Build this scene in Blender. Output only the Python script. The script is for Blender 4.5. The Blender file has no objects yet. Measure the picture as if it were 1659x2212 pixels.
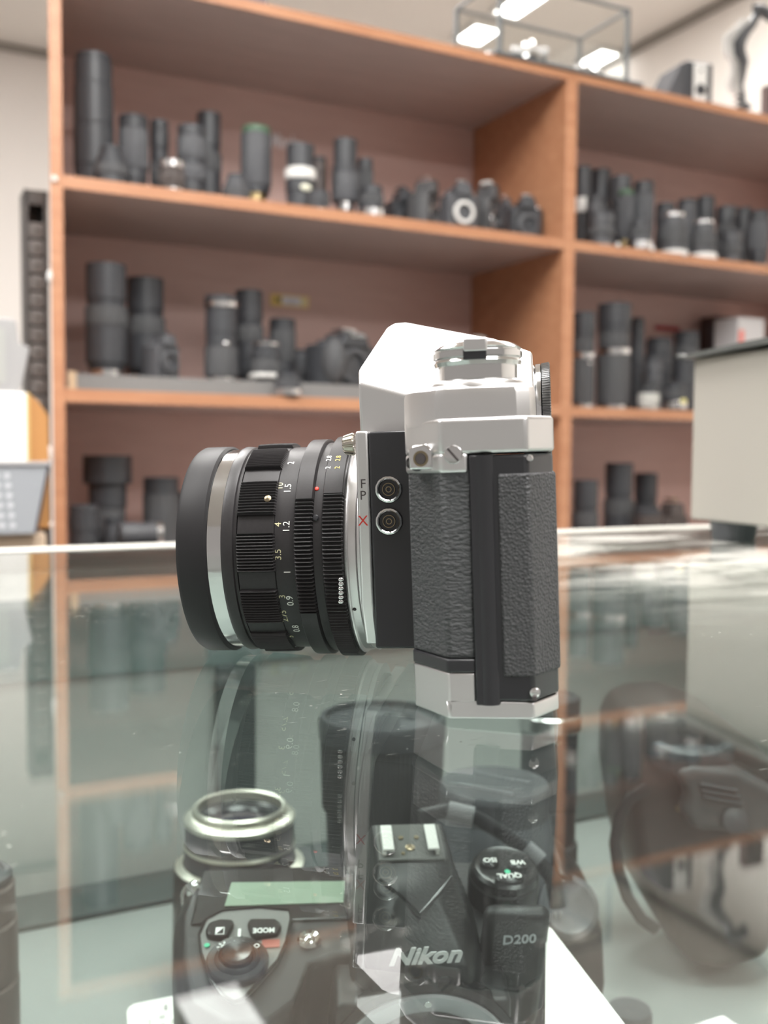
import bpy, math, random
from mathutils import Vector, Matrix
random.seed(7)
PI = math.pi
# ------------------------------------------------------------------ camera, world, lights, exposure
W, H, FPX = 1659., 2212., 2174.
PITCH, ROLL, CAMH = .0571, .0078, .0585
sc = bpy.context.scene
C = sc.collection
fw = Vector((0, math.cos(PITCH), -math.sin(PITCH)))
up0 = Vector((0, math.sin(PITCH), math.cos(PITCH)))
rt0 = Vector((1, 0, 0))
cr = rt0*math.cos(ROLL) + up0*math.sin(ROLL)
cu = -rt0*math.sin(ROLL) + up0*math.cos(ROLL)
CP = Vector((0, 0, CAMH))
cam = bpy.data.cameras.new('camera')
cam_o = bpy.data.objects.new('camera', cam)
C.objects.link(cam_o)
cam.sensor_fit = 'VERTICAL'; cam.sensor_height = 36; cam.sensor_width = 27
cam.lens = FPX/H*36
cam.clip_start = .005; cam.clip_end = 50
cam_o.matrix_world = Matrix(((cr.x, cu.x, -fw.x, CP.x), (cr.y, cu.y, -fw.y, CP.y), (cr.z, cu.z, -fw.z, CP.z), (0, 0, 0, 1)))
cam.dof.use_dof = True
cam.dof.focus_distance = .262
cam.dof.aperture_fstop = 14.5
sc.camera = cam_o
sc.view_settings.view_transform = 'Standard'
sc.view_settings.look = 'None'
sc.view_settings.gamma = 1
sc.view_settings.exposure = 0.12
sc.view_settings.use_curve_mapping = False
wd = bpy.data.worlds.new('room_light'); sc.world = wd; wd.use_nodes = True
wd.node_tree.nodes['Background'].inputs[0].default_value = (1.0, .93, .87, 1)
wd.node_tree.nodes['Background'].inputs[1].default_value = 0.37
LAMP_GAIN = 1.0
try:
    sc.cycles.use_denoising = True
    sc.cycles.max_bounces = 10
    sc.cycles.transparent_max_bounces = 24
    sc.cycles.caustics_reflective = False
    sc.cycles.sample_clamp_indirect = 6
except Exception:
    pass

# ------------------------------------------------------------------ projection helpers
def ray(x, y):
    return fw + (x-W/2)/FPX*cr - (y-H/2)/FPX*cu
def hit(x, y, P0, n):
    d = ray(x, y)
    return CP + d*((P0-CP).dot(n)/d.dot(n))
def onz(x, y, z): return hit(x, y, Vector((0, 0, z)), Vector((0, 0, 1)))
def ony(x, y, Y): return hit(x, y, Vector((0, Y, 0)), Vector((0, 1, 0)))

# ------------------------------------------------------------------ materials
MATS = {}
def mat(name, col, rough=.5, metal=0., bump=None, emit=None, spec=.5, var=0., coat=0.):
    """bump = (kind, scale, strength, distance, stretch xyz)"""
    if name in MATS: return MATS[name]
    m = bpy.data.materials.new(name); m.use_nodes = True
    nt = m.node_tree; b = nt.nodes['Principled BSDF']
    b.inputs['Base Color'].default_value = (*col, 1)
    b.inputs['Roughness'].default_value = rough
    b.inputs['Metallic'].default_value = metal
    b.inputs['Specular IOR Level'].default_value = spec
    b.inputs['Coat Weight'].default_value = coat
    if emit:
        b.inputs['Emission Color'].default_value = (*emit[0], 1)
        b.inputs['Emission Strength'].default_value = emit[1]
    tc = None
    if var or bump:
        tc = nt.nodes.new('ShaderNodeTexCoord')
    if var:
        nz = nt.nodes.new('ShaderNodeTexNoise'); nz.inputs['Scale'].default_value = 60 if not bump else bump[1]*.4
        nz.inputs['Detail'].default_value = 4
        nt.links.new(tc.outputs['Object'], nz.inputs['Vector'])
        mr = nt.nodes.new('ShaderNodeMapRange')
        mr.inputs[1].default_value = .3; mr.inputs[2].default_value = .7
        mr.inputs[3].default_value = 1-var; mr.inputs[4].default_value = 1+var
        nt.links.new(nz.outputs['Fac'], mr.inputs[0])
        mx = nt.nodes.new('ShaderNodeVectorMath'); mx.operation = 'SCALE'
        mx.inputs[0].default_value = col
        nt.links.new(mr.outputs[0], mx.inputs['Scale'])
        nt.links.new(mx.outputs[0], b.inputs['Base Color'])
    if bump:
        mp = nt.nodes.new('ShaderNodeMapping'); mp.inputs['Scale'].default_value = bump[4] if len(bump) > 4 else (1, 1, 1)
        nt.links.new(tc.outputs['Object'], mp.inputs['Vector'])
        if bump[0] == 'voronoi':
            t = nt.nodes.new('ShaderNodeTexVoronoi'); out = t.outputs['Distance']
        elif bump[0] == 'wave':
            t = nt.nodes.new('ShaderNodeTexWave'); out = t.outputs['Fac']
        else:
            t = nt.nodes.new('ShaderNodeTexNoise'); t.inputs['Detail'].default_value = 5; out = t.outputs['Fac']
        t.inputs['Scale'].default_value = bump[1]
        nt.links.new(mp.outputs[0], t.inputs['Vector'])
        bp = nt.nodes.new('ShaderNodeBump'); bp.inputs['Strength'].default_value = bump[2]; bp.inputs['Distance'].default_value = bump[3]
        nt.links.new(out, bp.inputs['Height']); nt.links.new(bp.outputs[0], b.inputs['Normal'])
    MATS[name] = m
    return m

def wood(name, c1, c2, rough=.45):
    m = bpy.data.materials.new(name); m.use_nodes = True
    nt = m.node_tree; b = nt.nodes['Principled BSDF']
    tc = nt.nodes.new('ShaderNodeTexCoord'); mp = nt.nodes.new('ShaderNodeMapping'); mp.inputs['Scale'].default_value = (1.2, 6, 9)
    nz = nt.nodes.new('ShaderNodeTexNoise'); nz.inputs['Scale'].default_value = 7; nz.inputs['Detail'].default_value = 7; nz.inputs['Distortion'].default_value = .6
    rp = nt.nodes.new('ShaderNodeValToRGB')
    rp.color_ramp.elements[0].position = .3; rp.color_ramp.elements[0].color = (*c1, 1)
    rp.color_ramp.elements[1].position = .75; rp.color_ramp.elements[1].color = (*c2, 1)
    nt.links.new(tc.outputs['Object'], mp.inputs['Vector']); nt.links.new(mp.outputs[0], nz.inputs['Vector'])
    nt.links.new(nz.outputs['Fac'], rp.inputs[0]); nt.links.new(rp.outputs[0], b.inputs['Base Color'])
    b.inputs['Roughness'].default_value = rough
    MATS[name] = m
    return m

def glass(name, tint, smudge=False, ior=1.5, haze=0.0):
    """flat pane seen through: fresnel reflection over tinted transmission; both faces reflect"""
    m = bpy.data.materials.new(name); m.use_nodes = True
    nt = m.node_tree; nt.nodes.clear()
    N = nt.nodes.new; Lk = nt.links.new
    out = N('ShaderNodeOutputMaterial')
    tr = N('ShaderNodeBsdfTransparent'); tr.inputs[0].default_value = (*tint, 1)
    gl = N('ShaderNodeBsdfGlossy'); gl.inputs['Roughness'].default_value = 0.0; gl.inputs['Color'].default_value = (1, 1, 1, 1)
    geo = N('ShaderNodeNewGeometry')
    mr = N('ShaderNodeMapRange'); mr.inputs[3].default_value = ior; mr.inputs[4].default_value = 1/ior
    Lk(geo.outputs['Backfacing'], mr.inputs[0])
    fr = N('ShaderNodeFresnel'); Lk(mr.outputs[0], fr.inputs['IOR'])
    mix = N('ShaderNodeMixShader'); Lk(fr.outputs[0], mix.inputs[0]); Lk(tr.outputs[0], mix.inputs[1]); Lk(gl.outputs[0], mix.inputs[2])
    last = mix
    if smudge:
        tc = N('ShaderNodeTexCoord')
        df = N('ShaderNodeBsdfDiffuse'); df.inputs[0].default_value = (.72, .70, .65, 1)
        # scratches: long thin voronoi cells in two directions
        total = None
        for rot, sc_, th in ((.25, (60, 900, 1), .045), (-.5, (40, 1100, 1), .035), (1.2, (50, 800, 1), .03)):
            mp = N('ShaderNodeMapping'); mp.inputs['Rotation'].default_value = (0, 0, rot); mp.inputs['Scale'].default_value = sc_
            Lk(tc.outputs['Object'], mp.inputs['Vector'])
            vo = N('ShaderNodeTexVoronoi'); vo.inputs['Scale'].default_value = 1.0; Lk(mp.outputs[0], vo.inputs['Vector'])
            lt = N('ShaderNodeMath'); lt.operation = 'LESS_THAN'; lt.inputs[1].default_value = th*1.6; Lk(vo.outputs['Distance'], lt.inputs[0])
            if total is None: total = lt
            else:
                ad = N('ShaderNodeMath'); ad.operation = 'MAXIMUM'; Lk(total.outputs[0], ad.inputs[0]); Lk(lt.outputs[0], ad.inputs[1]); total = ad
        # dust specks
        vo = N('ShaderNodeTexVoronoi'); vo.inputs['Scale'].default_value = 170; Lk(tc.outputs['Object'], vo.inputs['Vector'])
        lt = N('ShaderNodeMath'); lt.operation = 'LESS_THAN'; lt.inputs[1].default_value = .055; Lk(vo.outputs['Distance'], lt.inputs[0])
        ad = N('ShaderNodeMath'); ad.operation = 'MAXIMUM'; Lk(total.outputs[0], ad.inputs[0]); Lk(lt.outputs[0], ad.inputs[1]); total = ad
        # patchy: only where a broad noise is high
        nz = N('ShaderNodeTexNoise'); nz.inputs['Scale'].default_value = 14; nz.inputs['Detail'].default_value = 3; Lk(tc.outputs['Object'], nz.inputs['Vector'])
        pr = N('ShaderNodeMapRange'); pr.inputs[1].default_value = .5; pr.inputs[2].default_value = .62; Lk(nz.outputs['Fac'], pr.inputs[0])
        mu = N('ShaderNodeMath'); mu.operation = 'MULTIPLY'; Lk(total.outputs[0], mu.inputs[0]); Lk(pr.outputs[0], mu.inputs[1])
        mu2 = N('ShaderNodeMath'); mu2.operation = 'MULTIPLY'; Lk(mu.outputs[0], mu2.inputs[0]); mu2.inputs[1].default_value = .55
        # worn, wiped haze towards the back right corner of the counter (around s=.45, near the machine)
        sx = N('ShaderNodeSeparateXYZ'); Lk(tc.outputs['Object'], sx.inputs[0])
        def rng(sock, a, b, c, d):
            r = N('ShaderNodeMapRange'); r.inputs[1].default_value = a; r.inputs[2].default_value = b; r.inputs[3].default_value = c; r.inputs[4].default_value = d
            Lk(sock, r.inputs[0]); return r.outputs[0]
        a1 = rng(sx.outputs[0], .18, .31, 0, 1); a2 = rng(sx.outputs[1], -.42, -.22, 0, 1)
        mm = N('ShaderNodeMath'); mm.operation = 'MULTIPLY'; Lk(a1, mm.inputs[0]); Lk(a2, mm.inputs[1])
        mp = N('ShaderNodeMapping'); mp.inputs['Scale'].default_value = (7, 16, 1); mp.inputs['Rotation'].default_value = (0, 0, .5); Lk(tc.outputs['Object'], mp.inputs['Vector'])
        nz2 = N('ShaderNodeTexNoise'); nz2.inputs['Scale'].default_value = 1.6; nz2.inputs['Detail'].default_value = 8; nz2.inputs['Roughness'].default_value = .62; Lk(mp.outputs[0], nz2.inputs['Vector'])
        hz = rng(nz2.outputs['Fac'], .46, .60, 0, .34)
        mm2 = N('ShaderNodeMath'); mm2.operation = 'MULTIPLY'; Lk(mm.outputs[0], mm2.inputs[0]); Lk(hz, mm2.inputs[1])
        mx = N('ShaderNodeMath'); mx.operation = 'MAXIMUM'; Lk(mm2.outputs[0], mx.inputs[0]); Lk(mu2.outputs[0], mx.inputs[1])
        ba = N('ShaderNodeMath'); ba.operation = 'MAXIMUM'; Lk(mx.outputs[0], ba.inputs[0]); ba.inputs[1].default_value = haze
        # only on the upper face
        nf = N('ShaderNodeMath'); nf.operation = 'GREATER_THAN'; nf.inputs[1].default_value = .5
        sn = N('ShaderNodeSeparateXYZ'); Lk(geo.outputs['True Normal'], sn.inputs[0]); Lk(sn.outputs[2], nf.inputs[0])
        ff = N('ShaderNodeMath'); ff.operation = 'MULTIPLY'; Lk(ba.outputs[0], ff.inputs[0]); Lk(nf.outputs[0], ff.inputs[1])
        m2 = N('ShaderNodeMixShader'); Lk(ff.outputs[0], m2.inputs[0]); Lk(mix.outputs[0], m2.inputs[1]); Lk(df.outputs[0], m2.inputs[2])
        last = m2
    Lk(last.outputs[0], out.inputs[0])
    MATS[name] = m
    return m

# camera body
chrome = mat('satin_chrome', (.68, .67, .67), .33, 1., ('noise', 2500, .05, .00005))
polish = mat('polished_chrome', (.74, .74, .74), .12, 1.)
blackm = mat('black_enamel', (.02, .02, .023), .28, 0., spec=.6)
barrelb = mat('black_barrel_paint', (.024, .022, .023), .40, 0., ('noise', 3000, .06, .00004), spec=.35, var=.1)
leather = mat('black_leatherette', (.044, .046, .049), .5, 0., ('noise', 620, 1.0, .0011, (1, 1, 2.4)), spec=.5)
leather2 = mat('black_leatherette_fine', (.048, .048, .051), .5, 0., ('voronoi', 1500, .8, .0004, (1, 1, 1)), spec=.5)
gold = mat('aged_brass', (.26, .21, .14), .35, 1.)
whitep = mat('white_paint', (.85, .85, .8), .5)
yellowp = mat('olive_yellow_paint', (.62, .58, .36), .5)
goldp = mat('gold_yellow_paint', (.75, .58, .15), .5)
redp = mat('red_paint', (.55, .03, .02), .5)
redd = mat('red_dot_paint', (.85, .06, .04), .4)
darkp = mat('dark_engraving', (.06, .05, .05), .5)
lensg = mat('coated_glass', (.01, .01, .02), .05, 0., spec=.8, coat=1.)
# generic blacks of the stock
k1 = mat('black_plastic', (.05, .052, .058), .42)
k2 = mat('charcoal_plastic', (.085, .087, .095), .5)
k3 = mat('grey_black_rubber', (.075, .076, .08), .65, 0., ('noise', 300, .3, .0004))
k4 = mat('brown_black_paint', (.075, .06, .056), .4)
silv = mat('silver_metal', (.75, .74, .74), .22, 1.)
whit = mat('white_plastic', (.8, .79, .77), .4)
greyp = mat('grey_plastic', (.22, .22, .23), .5)
gcam = mat('dark_grey_body', (.075, .075, .078), .4, 0., ('noise', 1800, .25, .0002))

# ------------------------------------------------------------------ mesh builder
class G:
    def __init__(s): s.v = []; s.f = []
    def add(s, vs, fs):
        o = len(s.v); s.v += [Vector(p) for p in vs]; s.f += [tuple(i+o for i in f) for f in fs]; return s
    def box(s, a, b):
        x0, y0, z0 = a; x1, y1, z1 = b
        return s.add([(x0,y0,z0),(x1,y0,z0),(x1,y1,z0),(x0,y1,z0),(x0,y0,z1),(x1,y0,z1),(x1,y1,z1),(x0,y1,z1)],
                     [(0,3,2,1),(4,5,6,7),(0,1,5,4),(1,2,6,5),(2,3,7,6),(3,0,4,7)])
    def lathe(s, prof, o=(0,0,0), ax=(0,0,1), seg=32, fn=None, closed=False, a0=0, a1=2*PI, ref=None):
        """prof [(t along axis, r)]; fn(i_profile, angle, r)->r"""
        o = Vector(o); ax = Vector(ax).normalized()
        if ref is None: ref = Vector((0,-1,0)) if abs(ax.y) < .9 else Vector((1,0,0))
        else: ref = Vector(ref)
        e1 = (ref-ax*ref.dot(ax)).normalized(); e2 = ax.cross(e1)
        full = abs(a1-a0-2*PI) < 1e-6
        n = seg if full else seg+1
        vs = []; fs = []
        for i, (t, r) in enumerate(prof):
            for k in range(n):
                an = a0+(a1-a0)*k/seg
                rr = fn(i, an, r) if fn else r
                vs.append(o+ax*t+(e1*math.cos(an)+e2*math.sin(an))*max(rr, 1e-6))
        m = len(prof)
        for i in range(m-1 if not closed else m):
            i2 = (i+1) % m
            for k in range(seg):
                k2 = (k+1) % n
                fs.append((i*n+k, i*n+k2, i2*n+k2, i2*n+k))
        return s.add(vs, fs)
    def prism(s, poly, axis, a, b):
        """poly 2D points; axis 'x','y','z' extrude from a to b"""
        def mk(p, c):
            return {'x': (c, p[0], p[1]), 'y': (p[0], c, p[1]), 'z': (p[0], p[1], c)}[axis]
        n = len(poly)
        vs = [mk(p, a) for p in poly]+[mk(p, b) for p in poly]
        fs = [tuple(range(n)), tuple(range(2*n-1, n-1, -1))]+[(i, i+n, (i+1) % n+n, (i+1) % n) for i in range(n)]
        return s.add(vs, fs)
    def loft(s, secs, caps=True):
        n = len(secs[0]); vs = [p for q in secs for p in q]; fs = []
        for i in range(len(secs)-1):
            for k in range(n):
                k2 = (k+1) % n
                fs.append((i*n+k, i*n+k2, (i+1)*n+k2, (i+1)*n+k))
        if caps:
            fs.append(tuple(range(n-1, -1, -1))); fs.append(tuple((len(secs)-1)*n+k for k in range(n)))
        return s.add(vs, fs)
    def tube(s, pts, r, seg=8, flat=1., caps=True):
        pts = [Vector(p) for p in pts]; secs = []; prev = None
        for i, p in enumerate(pts):
            t = (pts[min(i+1, len(pts)-1)]-pts[max(i-1, 0)]).normalized()
            if prev is None:
                ref = Vector((0,0,1)) if abs(t.z) < .9 else Vector((1,0,0))
                e1 = (ref-t*ref.dot(t)).normalized()
            else: e1 = (prev-t*prev.dot(t)).normalized()
            prev = e1; e2 = t.cross(e1)
            rr = r[i] if isinstance(r, (list, tuple)) else r
            secs.append([p+(e1*math.cos(2*PI*k/seg)+e2*math.sin(2*PI*k/seg)*flat)*rr for k in range(seg)])
        return s.loft(secs, caps)
    def ell(s, c, r, nu=20, nv=12):
        c = Vector(c); vs = []; fs = []
        for j in range(nv+1):
            th = PI*j/nv
            for i in range(nu):
                ph = 2*PI*i/nu
                vs.append(c+Vector((r[0]*math.sin(th)*math.cos(ph), r[1]*math.sin(th)*math.sin(ph), r[2]*math.cos(th))))
        for j in range(nv):
            for i in range(nu):
                i2 = (i+1) % nu
                fs.append((j*nu+i, (j+1)*nu+i, (j+1)*nu+i2, j*nu+i2))
        return s.add(vs, fs)
    def xf(s, M):
        s.v = [M @ v for v in s.v]; return s
    def obj(s, name, m, parent=None, bevel=0, bseg=3, angle=35, sub=0, label=None, weld=True):
        me = bpy.data.meshes.new(name)
        me.from_pydata([tuple(v) for v in s.v], [], s.f)
        import bmesh
        bm = bmesh.new(); bm.from_mesh(me)
        if weld: bmesh.ops.remove_doubles(bm, verts=bm.verts, dist=1e-6)
        bmesh.ops.recalc_face_normals(bm, faces=bm.faces)
        bm.to_mesh(me); bm.free()
        me.polygons.foreach_set('use_smooth', [True]*len(me.polygons))
        me.set_sharp_from_angle(angle=math.radians(angle))
        me.materials.append(m)
        o = bpy.data.objects.new(name, me); C.objects.link(o)
        if parent: o.parent = parent
        if sub:
            md = o.modifiers.new('subd', 'SUBSURF'); md.levels = sub; md.render_levels = sub
        if bevel:
            md = o.modifiers.new('bev', 'BEVEL'); md.width = bevel; md.segments = bseg; md.limit_method = 'ANGLE'; md.angle_limit = math.radians(28)
            md.harden_normals = False
        if label: o['label'] = label
        return o

def thing(name, label, cat, loc=(0,0,0), rz=0, group=None, mtx=None):
    o = bpy.data.objects.new(name, None); C.objects.link(o); o.empty_display_size = .01
    if mtx is not None: o.matrix_world = mtx
    else:
        o.location = loc; o.rotation_euler = (0, 0, rz)
    o['label'] = label; o['category'] = cat
    if group: o['group'] = group
    return o
def tag(o, label, cat, group=None, kind=None):
    o['label'] = label; o['category'] = cat
    if group: o['group'] = group
    if kind: o['kind'] = kind
    return o
def struct(o): o['kind'] = 'structure'; return o

_dg = None
def text_geo(txt, size, ext=0., shear=0., bold=0., space=1.):
    """returns verts (x,y,z) centred, faces"""
    cd = bpy.data.curves.new('t', 'FONT'); cd.body = txt; cd.size = size; cd.extrude = ext; cd.shear = shear; cd.offset = bold
    cd.align_x = 'CENTER'; cd.align_y = 'CENTER'; cd.space_character = space; cd.resolution_u = 3
    o = bpy.data.objects.new('t', cd); C.objects.link(o)
    bpy.context.view_layer.update()
    me = bpy.data.meshes.new_from_object(o.evaluated_get(bpy.context.evaluated_depsgraph_get()))
    vs = [v.co.copy() for v in me.vertices]; fs = [tuple(p.vertices) for p in me.polygons]
    bpy.data.objects.remove(o); bpy.data.curves.remove(cd); bpy.data.meshes.remove(me)
    return vs, fs
def text(name, txt, size, o, ex_, ey_, m, parent, ext=.00004, shear=0, bold=0, space=1., sx=1.):
    vs, fs = text_geo(txt, size, ext, shear, bold, space)
    o = Vector(o); ex_ = Vector(ex_).normalized(); ey_ = Vector(ey_).normalized(); en = ex_.cross(ey_)
    g = G(); g.add([o+ex_*(v.x*sx)+ey_*v.y+en*v.z for v in vs], fs)
    return g.obj(name, m, parent, weld=False)

# ------------------------------------------------------------------ the room (u along the bookcase, w behind it)
AL = .471
du = Vector((math.cos(AL), math.sin(AL), 0)); dw = Vector((-math.sin(AL), math.cos(AL), 0)); B0 = Vector((0, 1.725, 0))
ROOM = Matrix(((du.x, dw.x, 0, B0.x), (du.y, dw.y, 0, B0.y), (0, 0, 1, 0), (0, 0, 0, 1)))
def UW(u, w, z): return B0+du*u+dw*w+Vector((0, 0, z))
def touw(P): q = P-B0; return q.dot(du), q.dot(dw), P.z
def bc(x, y, w): return touw(hit(x, y, B0+dw*w, dw))
FLOOR = -1.0; CEIL = 1.55
wallm = mat('wall_paint', (.80, .765, .73), .8, 0., ('noise', 90, .08, .002))
wallr = mat('wall_paint_cream', (.86, .82, .77), .8, 0., ('noise', 90, .08, .002))
ceilm = mat('ceiling_tile', (.84, .80, .745), .9, 0., ('noise', 160, .2, .002))
floorm = mat('floor_carpet', (.26, .25, .24), .9, 0., ('noise', 500, .4, .003), var=.15)
trimg = mat('ceiling_rail', (.30, .28, .25), .6)
def at_room(o): o.matrix_world = ROOM; return o
U0, U1, W0, W1 = -3.2, 1.73, -4.2, 2.47
struct(at_room(G().box((U0, W0, FLOOR-.05), (U1+.1, W1+.1, FLOOR)).obj('floor', floorm)))
struct(at_room(G().box((U0, W0, CEIL), (U1+.1, W1+.1, CEIL+.05)).obj('ceiling', ceilm)))
struct(at_room(G().box((U0, W1, FLOOR), (U1+.1, W1+.1, CEIL)).obj('wall_back', wallm)))
struct(at_room(G().box((U1, W0, FLOOR), (U1+.1, W1, CEIL)).obj('wall_right', wallr)))
struct(at_room(G().box((U0, W1-.02, CEIL-.025), (U1, W1, CEIL-.003)).obj('trim_1', trimg)))
struct(at_room(G().box((U1-.02, W0, CEIL-.025), (U1, W1-.02, CEIL-.003)).obj('trim_2', trimg)))
# ceiling lamps and added glowing panels
lampf = mat('lamp_frame', (.8, .8, .78), .4)
def lamp(u0, u1, w0, w1, label, power):
    lampm = mat('lamp_diffuser_%d' % power, (.9, .9, .9), .5, emit=((1, .985, .96), power*LAMP_GAIN))
    t = thing('ceiling_light', label, 'ceiling light', UW((u0+u1)/2, (w0+w1)/2, CEIL), AL, 'fluorescent ceiling lights')
    a, b = (u1-u0)/2, (w1-w0)/2; f = .012
    G().box((-a, -b, -.012), (a, b, -.006)).obj('diffuser', lampm, t)
    g = G(); g.box((-a-f, -b-f, -.016), (a+f, -b, 0)).box((-a-f, b, -.016), (a+f, b+f, 0)).box((-a-f, -b, -.016), (-a, b, 0)).box((a, -b, -.016), (a+f, b, 0))
    g.obj('lamp_frame', lampf, t)
lamp(1.10, 1.20, 1.49, 1.63, 'small glowing panel imitating a reflection in the left pane of the glass box', 10)  # glowing panel stands in for a reflection in the showcase's rear pane
lamp(1.10, 1.19, 1.20, 1.38, 'glowing panel imitating a pane reflection at the top edge behind the glass box post', 10)  # stands in for a bright reflection in the showcase glass
lamp(1.62, 1.70, 1.46, 1.60, 'small glowing panel imitating a pane reflection low behind the right end of the glass box', 10)  # also put in for a reflection in the showcase glass
lamp(-.02, .17, .82, 1.40, 'lit ceiling panel above the bookcase, mirrored in the counter glass', 4)
lamp(-.90, -.20, .25, .85, 'added unseen ceiling panel high above the left end of the bookcase', 32)  # extra lamp out of view, added to brighten back wall and ceiling
lamp(.75, 1.35, -.1, .5, 'added unseen ceiling panel high above the right end of the bookcase', 26)  # second unseen back lamp, added to lift the walls
lamp(-.95, -.05, -1.95, -.95, 'large lit ceiling panel right above the camera on the counter', 22)
lamp(-2.5, -1.3, -1.0, -.4, 'large lit ceiling panel over the left of the shop', 20)
lamp(-.9, .3, -3.4, -2.8, 'large lit ceiling panel behind the viewer', 20)

# ------------------------------------------------------------------ bookcase
wedge = wood('bookcase_laminate', (.44, .20, .105), (.54, .27, .15), .42)
wsheen = wood('bookcase_laminate_sheen', (.50, .41, .385), (.57, .465, .435), .45)  # same laminate; greyer colour stands in for grazing sheen on board faces
wback = wood('bookcase_back', (.66, .45, .405), (.72, .51, .46), .5)
ZT, ZTb, ZA, ZAb, ZB, ZBb = .7655, .7495, .4605, .4423, .1515, .1325
ZC = ZB-.309; BD = .325
SL0, SL1, SD0, SD1 = -.545, -.5274, .3715, .3956
SR0 = SD1+(SD0-SL1); SR1 = SR0+.018
bk = thing('bookcase', 'open wooden bookcase with orange brown edges filled with camera gear', 'bookcase', UW(0, 0, FLOOR), AL)
def lz(z): return z-FLOOR
def bbox(a, b): return G().box((a[0], a[1], lz(a[2])), (b[0], b[1], lz(b[2])))
SK = .054   # the left side runs slightly inwards towards the back
def sk(w): return SK*w/BD
def quadz(pts, z0, z1): return G().prism([(a, b) for a, b in pts], 'z', lz(z0), lz(z1))
quadz([(SL0, 0), (SL1, 0), (SL1+sk(BD), BD), (SL0+sk(BD), BD)], FLOOR, ZTb).obj('side_panel', wedge, bk, .0008)
bbox((SR0, 0, FLOOR), (SR1, BD, ZTb)).obj('side_panel', wedge, bk, .0008)
bbox((SD0, 0, FLOOR), (SD1, BD, ZTb)).obj('divider', wedge, bk, .0008)
tpn = quadz([(SL0, .002), (SR1, .002), (SR1, BD), (SL0+sk(BD), BD)], ZTb, ZT).obj('top_panel', wsheen, bk)
bbox((SL0, -.0005, ZTb), (SR1, .002, ZT)).obj('front_edge', wedge, tpn, label='orange brown front edge')
for (zb, zt) in ((ZAb, ZA), (ZBb, ZB), (ZC-.019, ZC), (FLOOR+.4, FLOOR+.419)):
    for (a, b) in ((SL1, SD0), (SD1, SR0)):
        a2 = a+sk(BD) if a == SL1 else a
        s_ = quadz([(a, .003), (b, .003), (b, BD-.006), (a2, BD-.006)], zb, zt).obj('shelf', wsheen, bk)
        bbox((a, .0008, zb), (b, .003, zt)).obj('front_edge', wedge, s_, label='orange brown front edge')
bbox((SL0+sk(BD), BD, FLOOR), (SR1, BD+.006, ZT)).obj('back_panel', wback, bk)
# clear shelf pins on the right bay's upper shelf and the left post
def pin(x, y, w, label, m=None, r=.0045):
    u, ww, z = bc(x, y, w)
    g = G().lathe([(0, 0), (0, r), (.003, r), (.005, r*.6), (.005, 0)], (0, 0, 0), (0, -1, 0), 14)
    o = g.obj('pin', m or mat('pin_white', (.8, .78, .75), .3)); o.matrix_world = Matrix.Translation(UW(u, ww, z)) @ Matrix.Rotation(AL, 4, 'Z')
    tag(o, label, 'pin', 'pins in the bookcase edges')
pin(1334, 529, 0, 'white pin in the upper right shelf edge, leftmost of three')
pin(1408, 538, 0, 'white pin in the upper right shelf edge, middle of three')
pin(1478, 549, 0, 'white pin in the upper right shelf edge, by the round white caps')
pin(117, 387, 0, 'white pin in the left post where the upper shelf meets it')
pin(111, 1133, 0, 'small pale pin on the left post just above the counter', r=.0035)

# ------------------------------------------------------------------ glass counter (s along its back edge, t towards the viewer = -y local)
CA = onz(0, 1190, 0)
CTR = Matrix(((du.x, dw.x, 0, CA.x), (du.y, dw.y, 0, CA.y), (0, 0, 1, 0), (0, 0, 0, 1)))
gtop = glass('counter_glass', (.90, .94, .925), smudge=True, haze=.004)
casep = mat('case_panel', (.46, .475, .455), .6, var=.03)
caser = mat('case_rail', (.22, .285, .275), .35)
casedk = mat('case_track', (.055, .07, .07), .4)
caseal = mat('aluminium_trim', (.42, .41, .37), .45, .0)
shelfm = mat('case_shelf', (.27, .285, .275), .35)
bodym = mat('case_plinth', (.2, .2, .2), .6)
ct = thing('display_counter', 'glass topped display counter with grey green interior and scratched top', 'counter')
ct.matrix_world = CTR @ Matrix.Translation((0, 0, FLOOR))
def cb(a, b): return G().box((a[0], a[1], a[2]-FLOOR), (b[0], b[1], b[2]-FLOOR))
S0, S1, TF = -.75, 1.15, -.72
GT = .006
g_o = cb((S0, TF, -GT), (S1, 0, 0)).obj('glass_top', gtop, ct); g_o['label'] = 'scratched clear glass top'
cb((S0, 0, -.08), (S1, .014, -.0005)).obj('rear_rail', caser, ct, .0006)
cb((S0, -.0165, .0), (S1, .014, .0006)).obj('edge_trim', caseal, ct, .0002)
cb((S0, .002, -.228), (S1, .012, -.08)).obj('sliding_door', casep, ct)
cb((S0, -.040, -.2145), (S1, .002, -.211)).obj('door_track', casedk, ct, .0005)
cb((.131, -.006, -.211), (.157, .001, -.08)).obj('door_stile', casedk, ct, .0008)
cb((S0, TF, -.225), (S1, .002, -.2145)).obj('inner_shelf', shelfm, ct)
cb((S0, TF+.01, FLOOR), (S1, .012, -.225-.20)).obj('plinth', bodym, ct)
cb((S0, .002, -.425), (S1, .012, -.228)).obj('lower_door', casep, ct)
cb((S0, TF, -.425), (S0+.006, .002, -GT)).obj('end_panel', casep, ct)
cb((S1-.006, TF, -.425), (S1, .002, -GT)).obj('end_panel', casep, ct)
CF = -.2145   # shelf surface in world z

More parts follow.
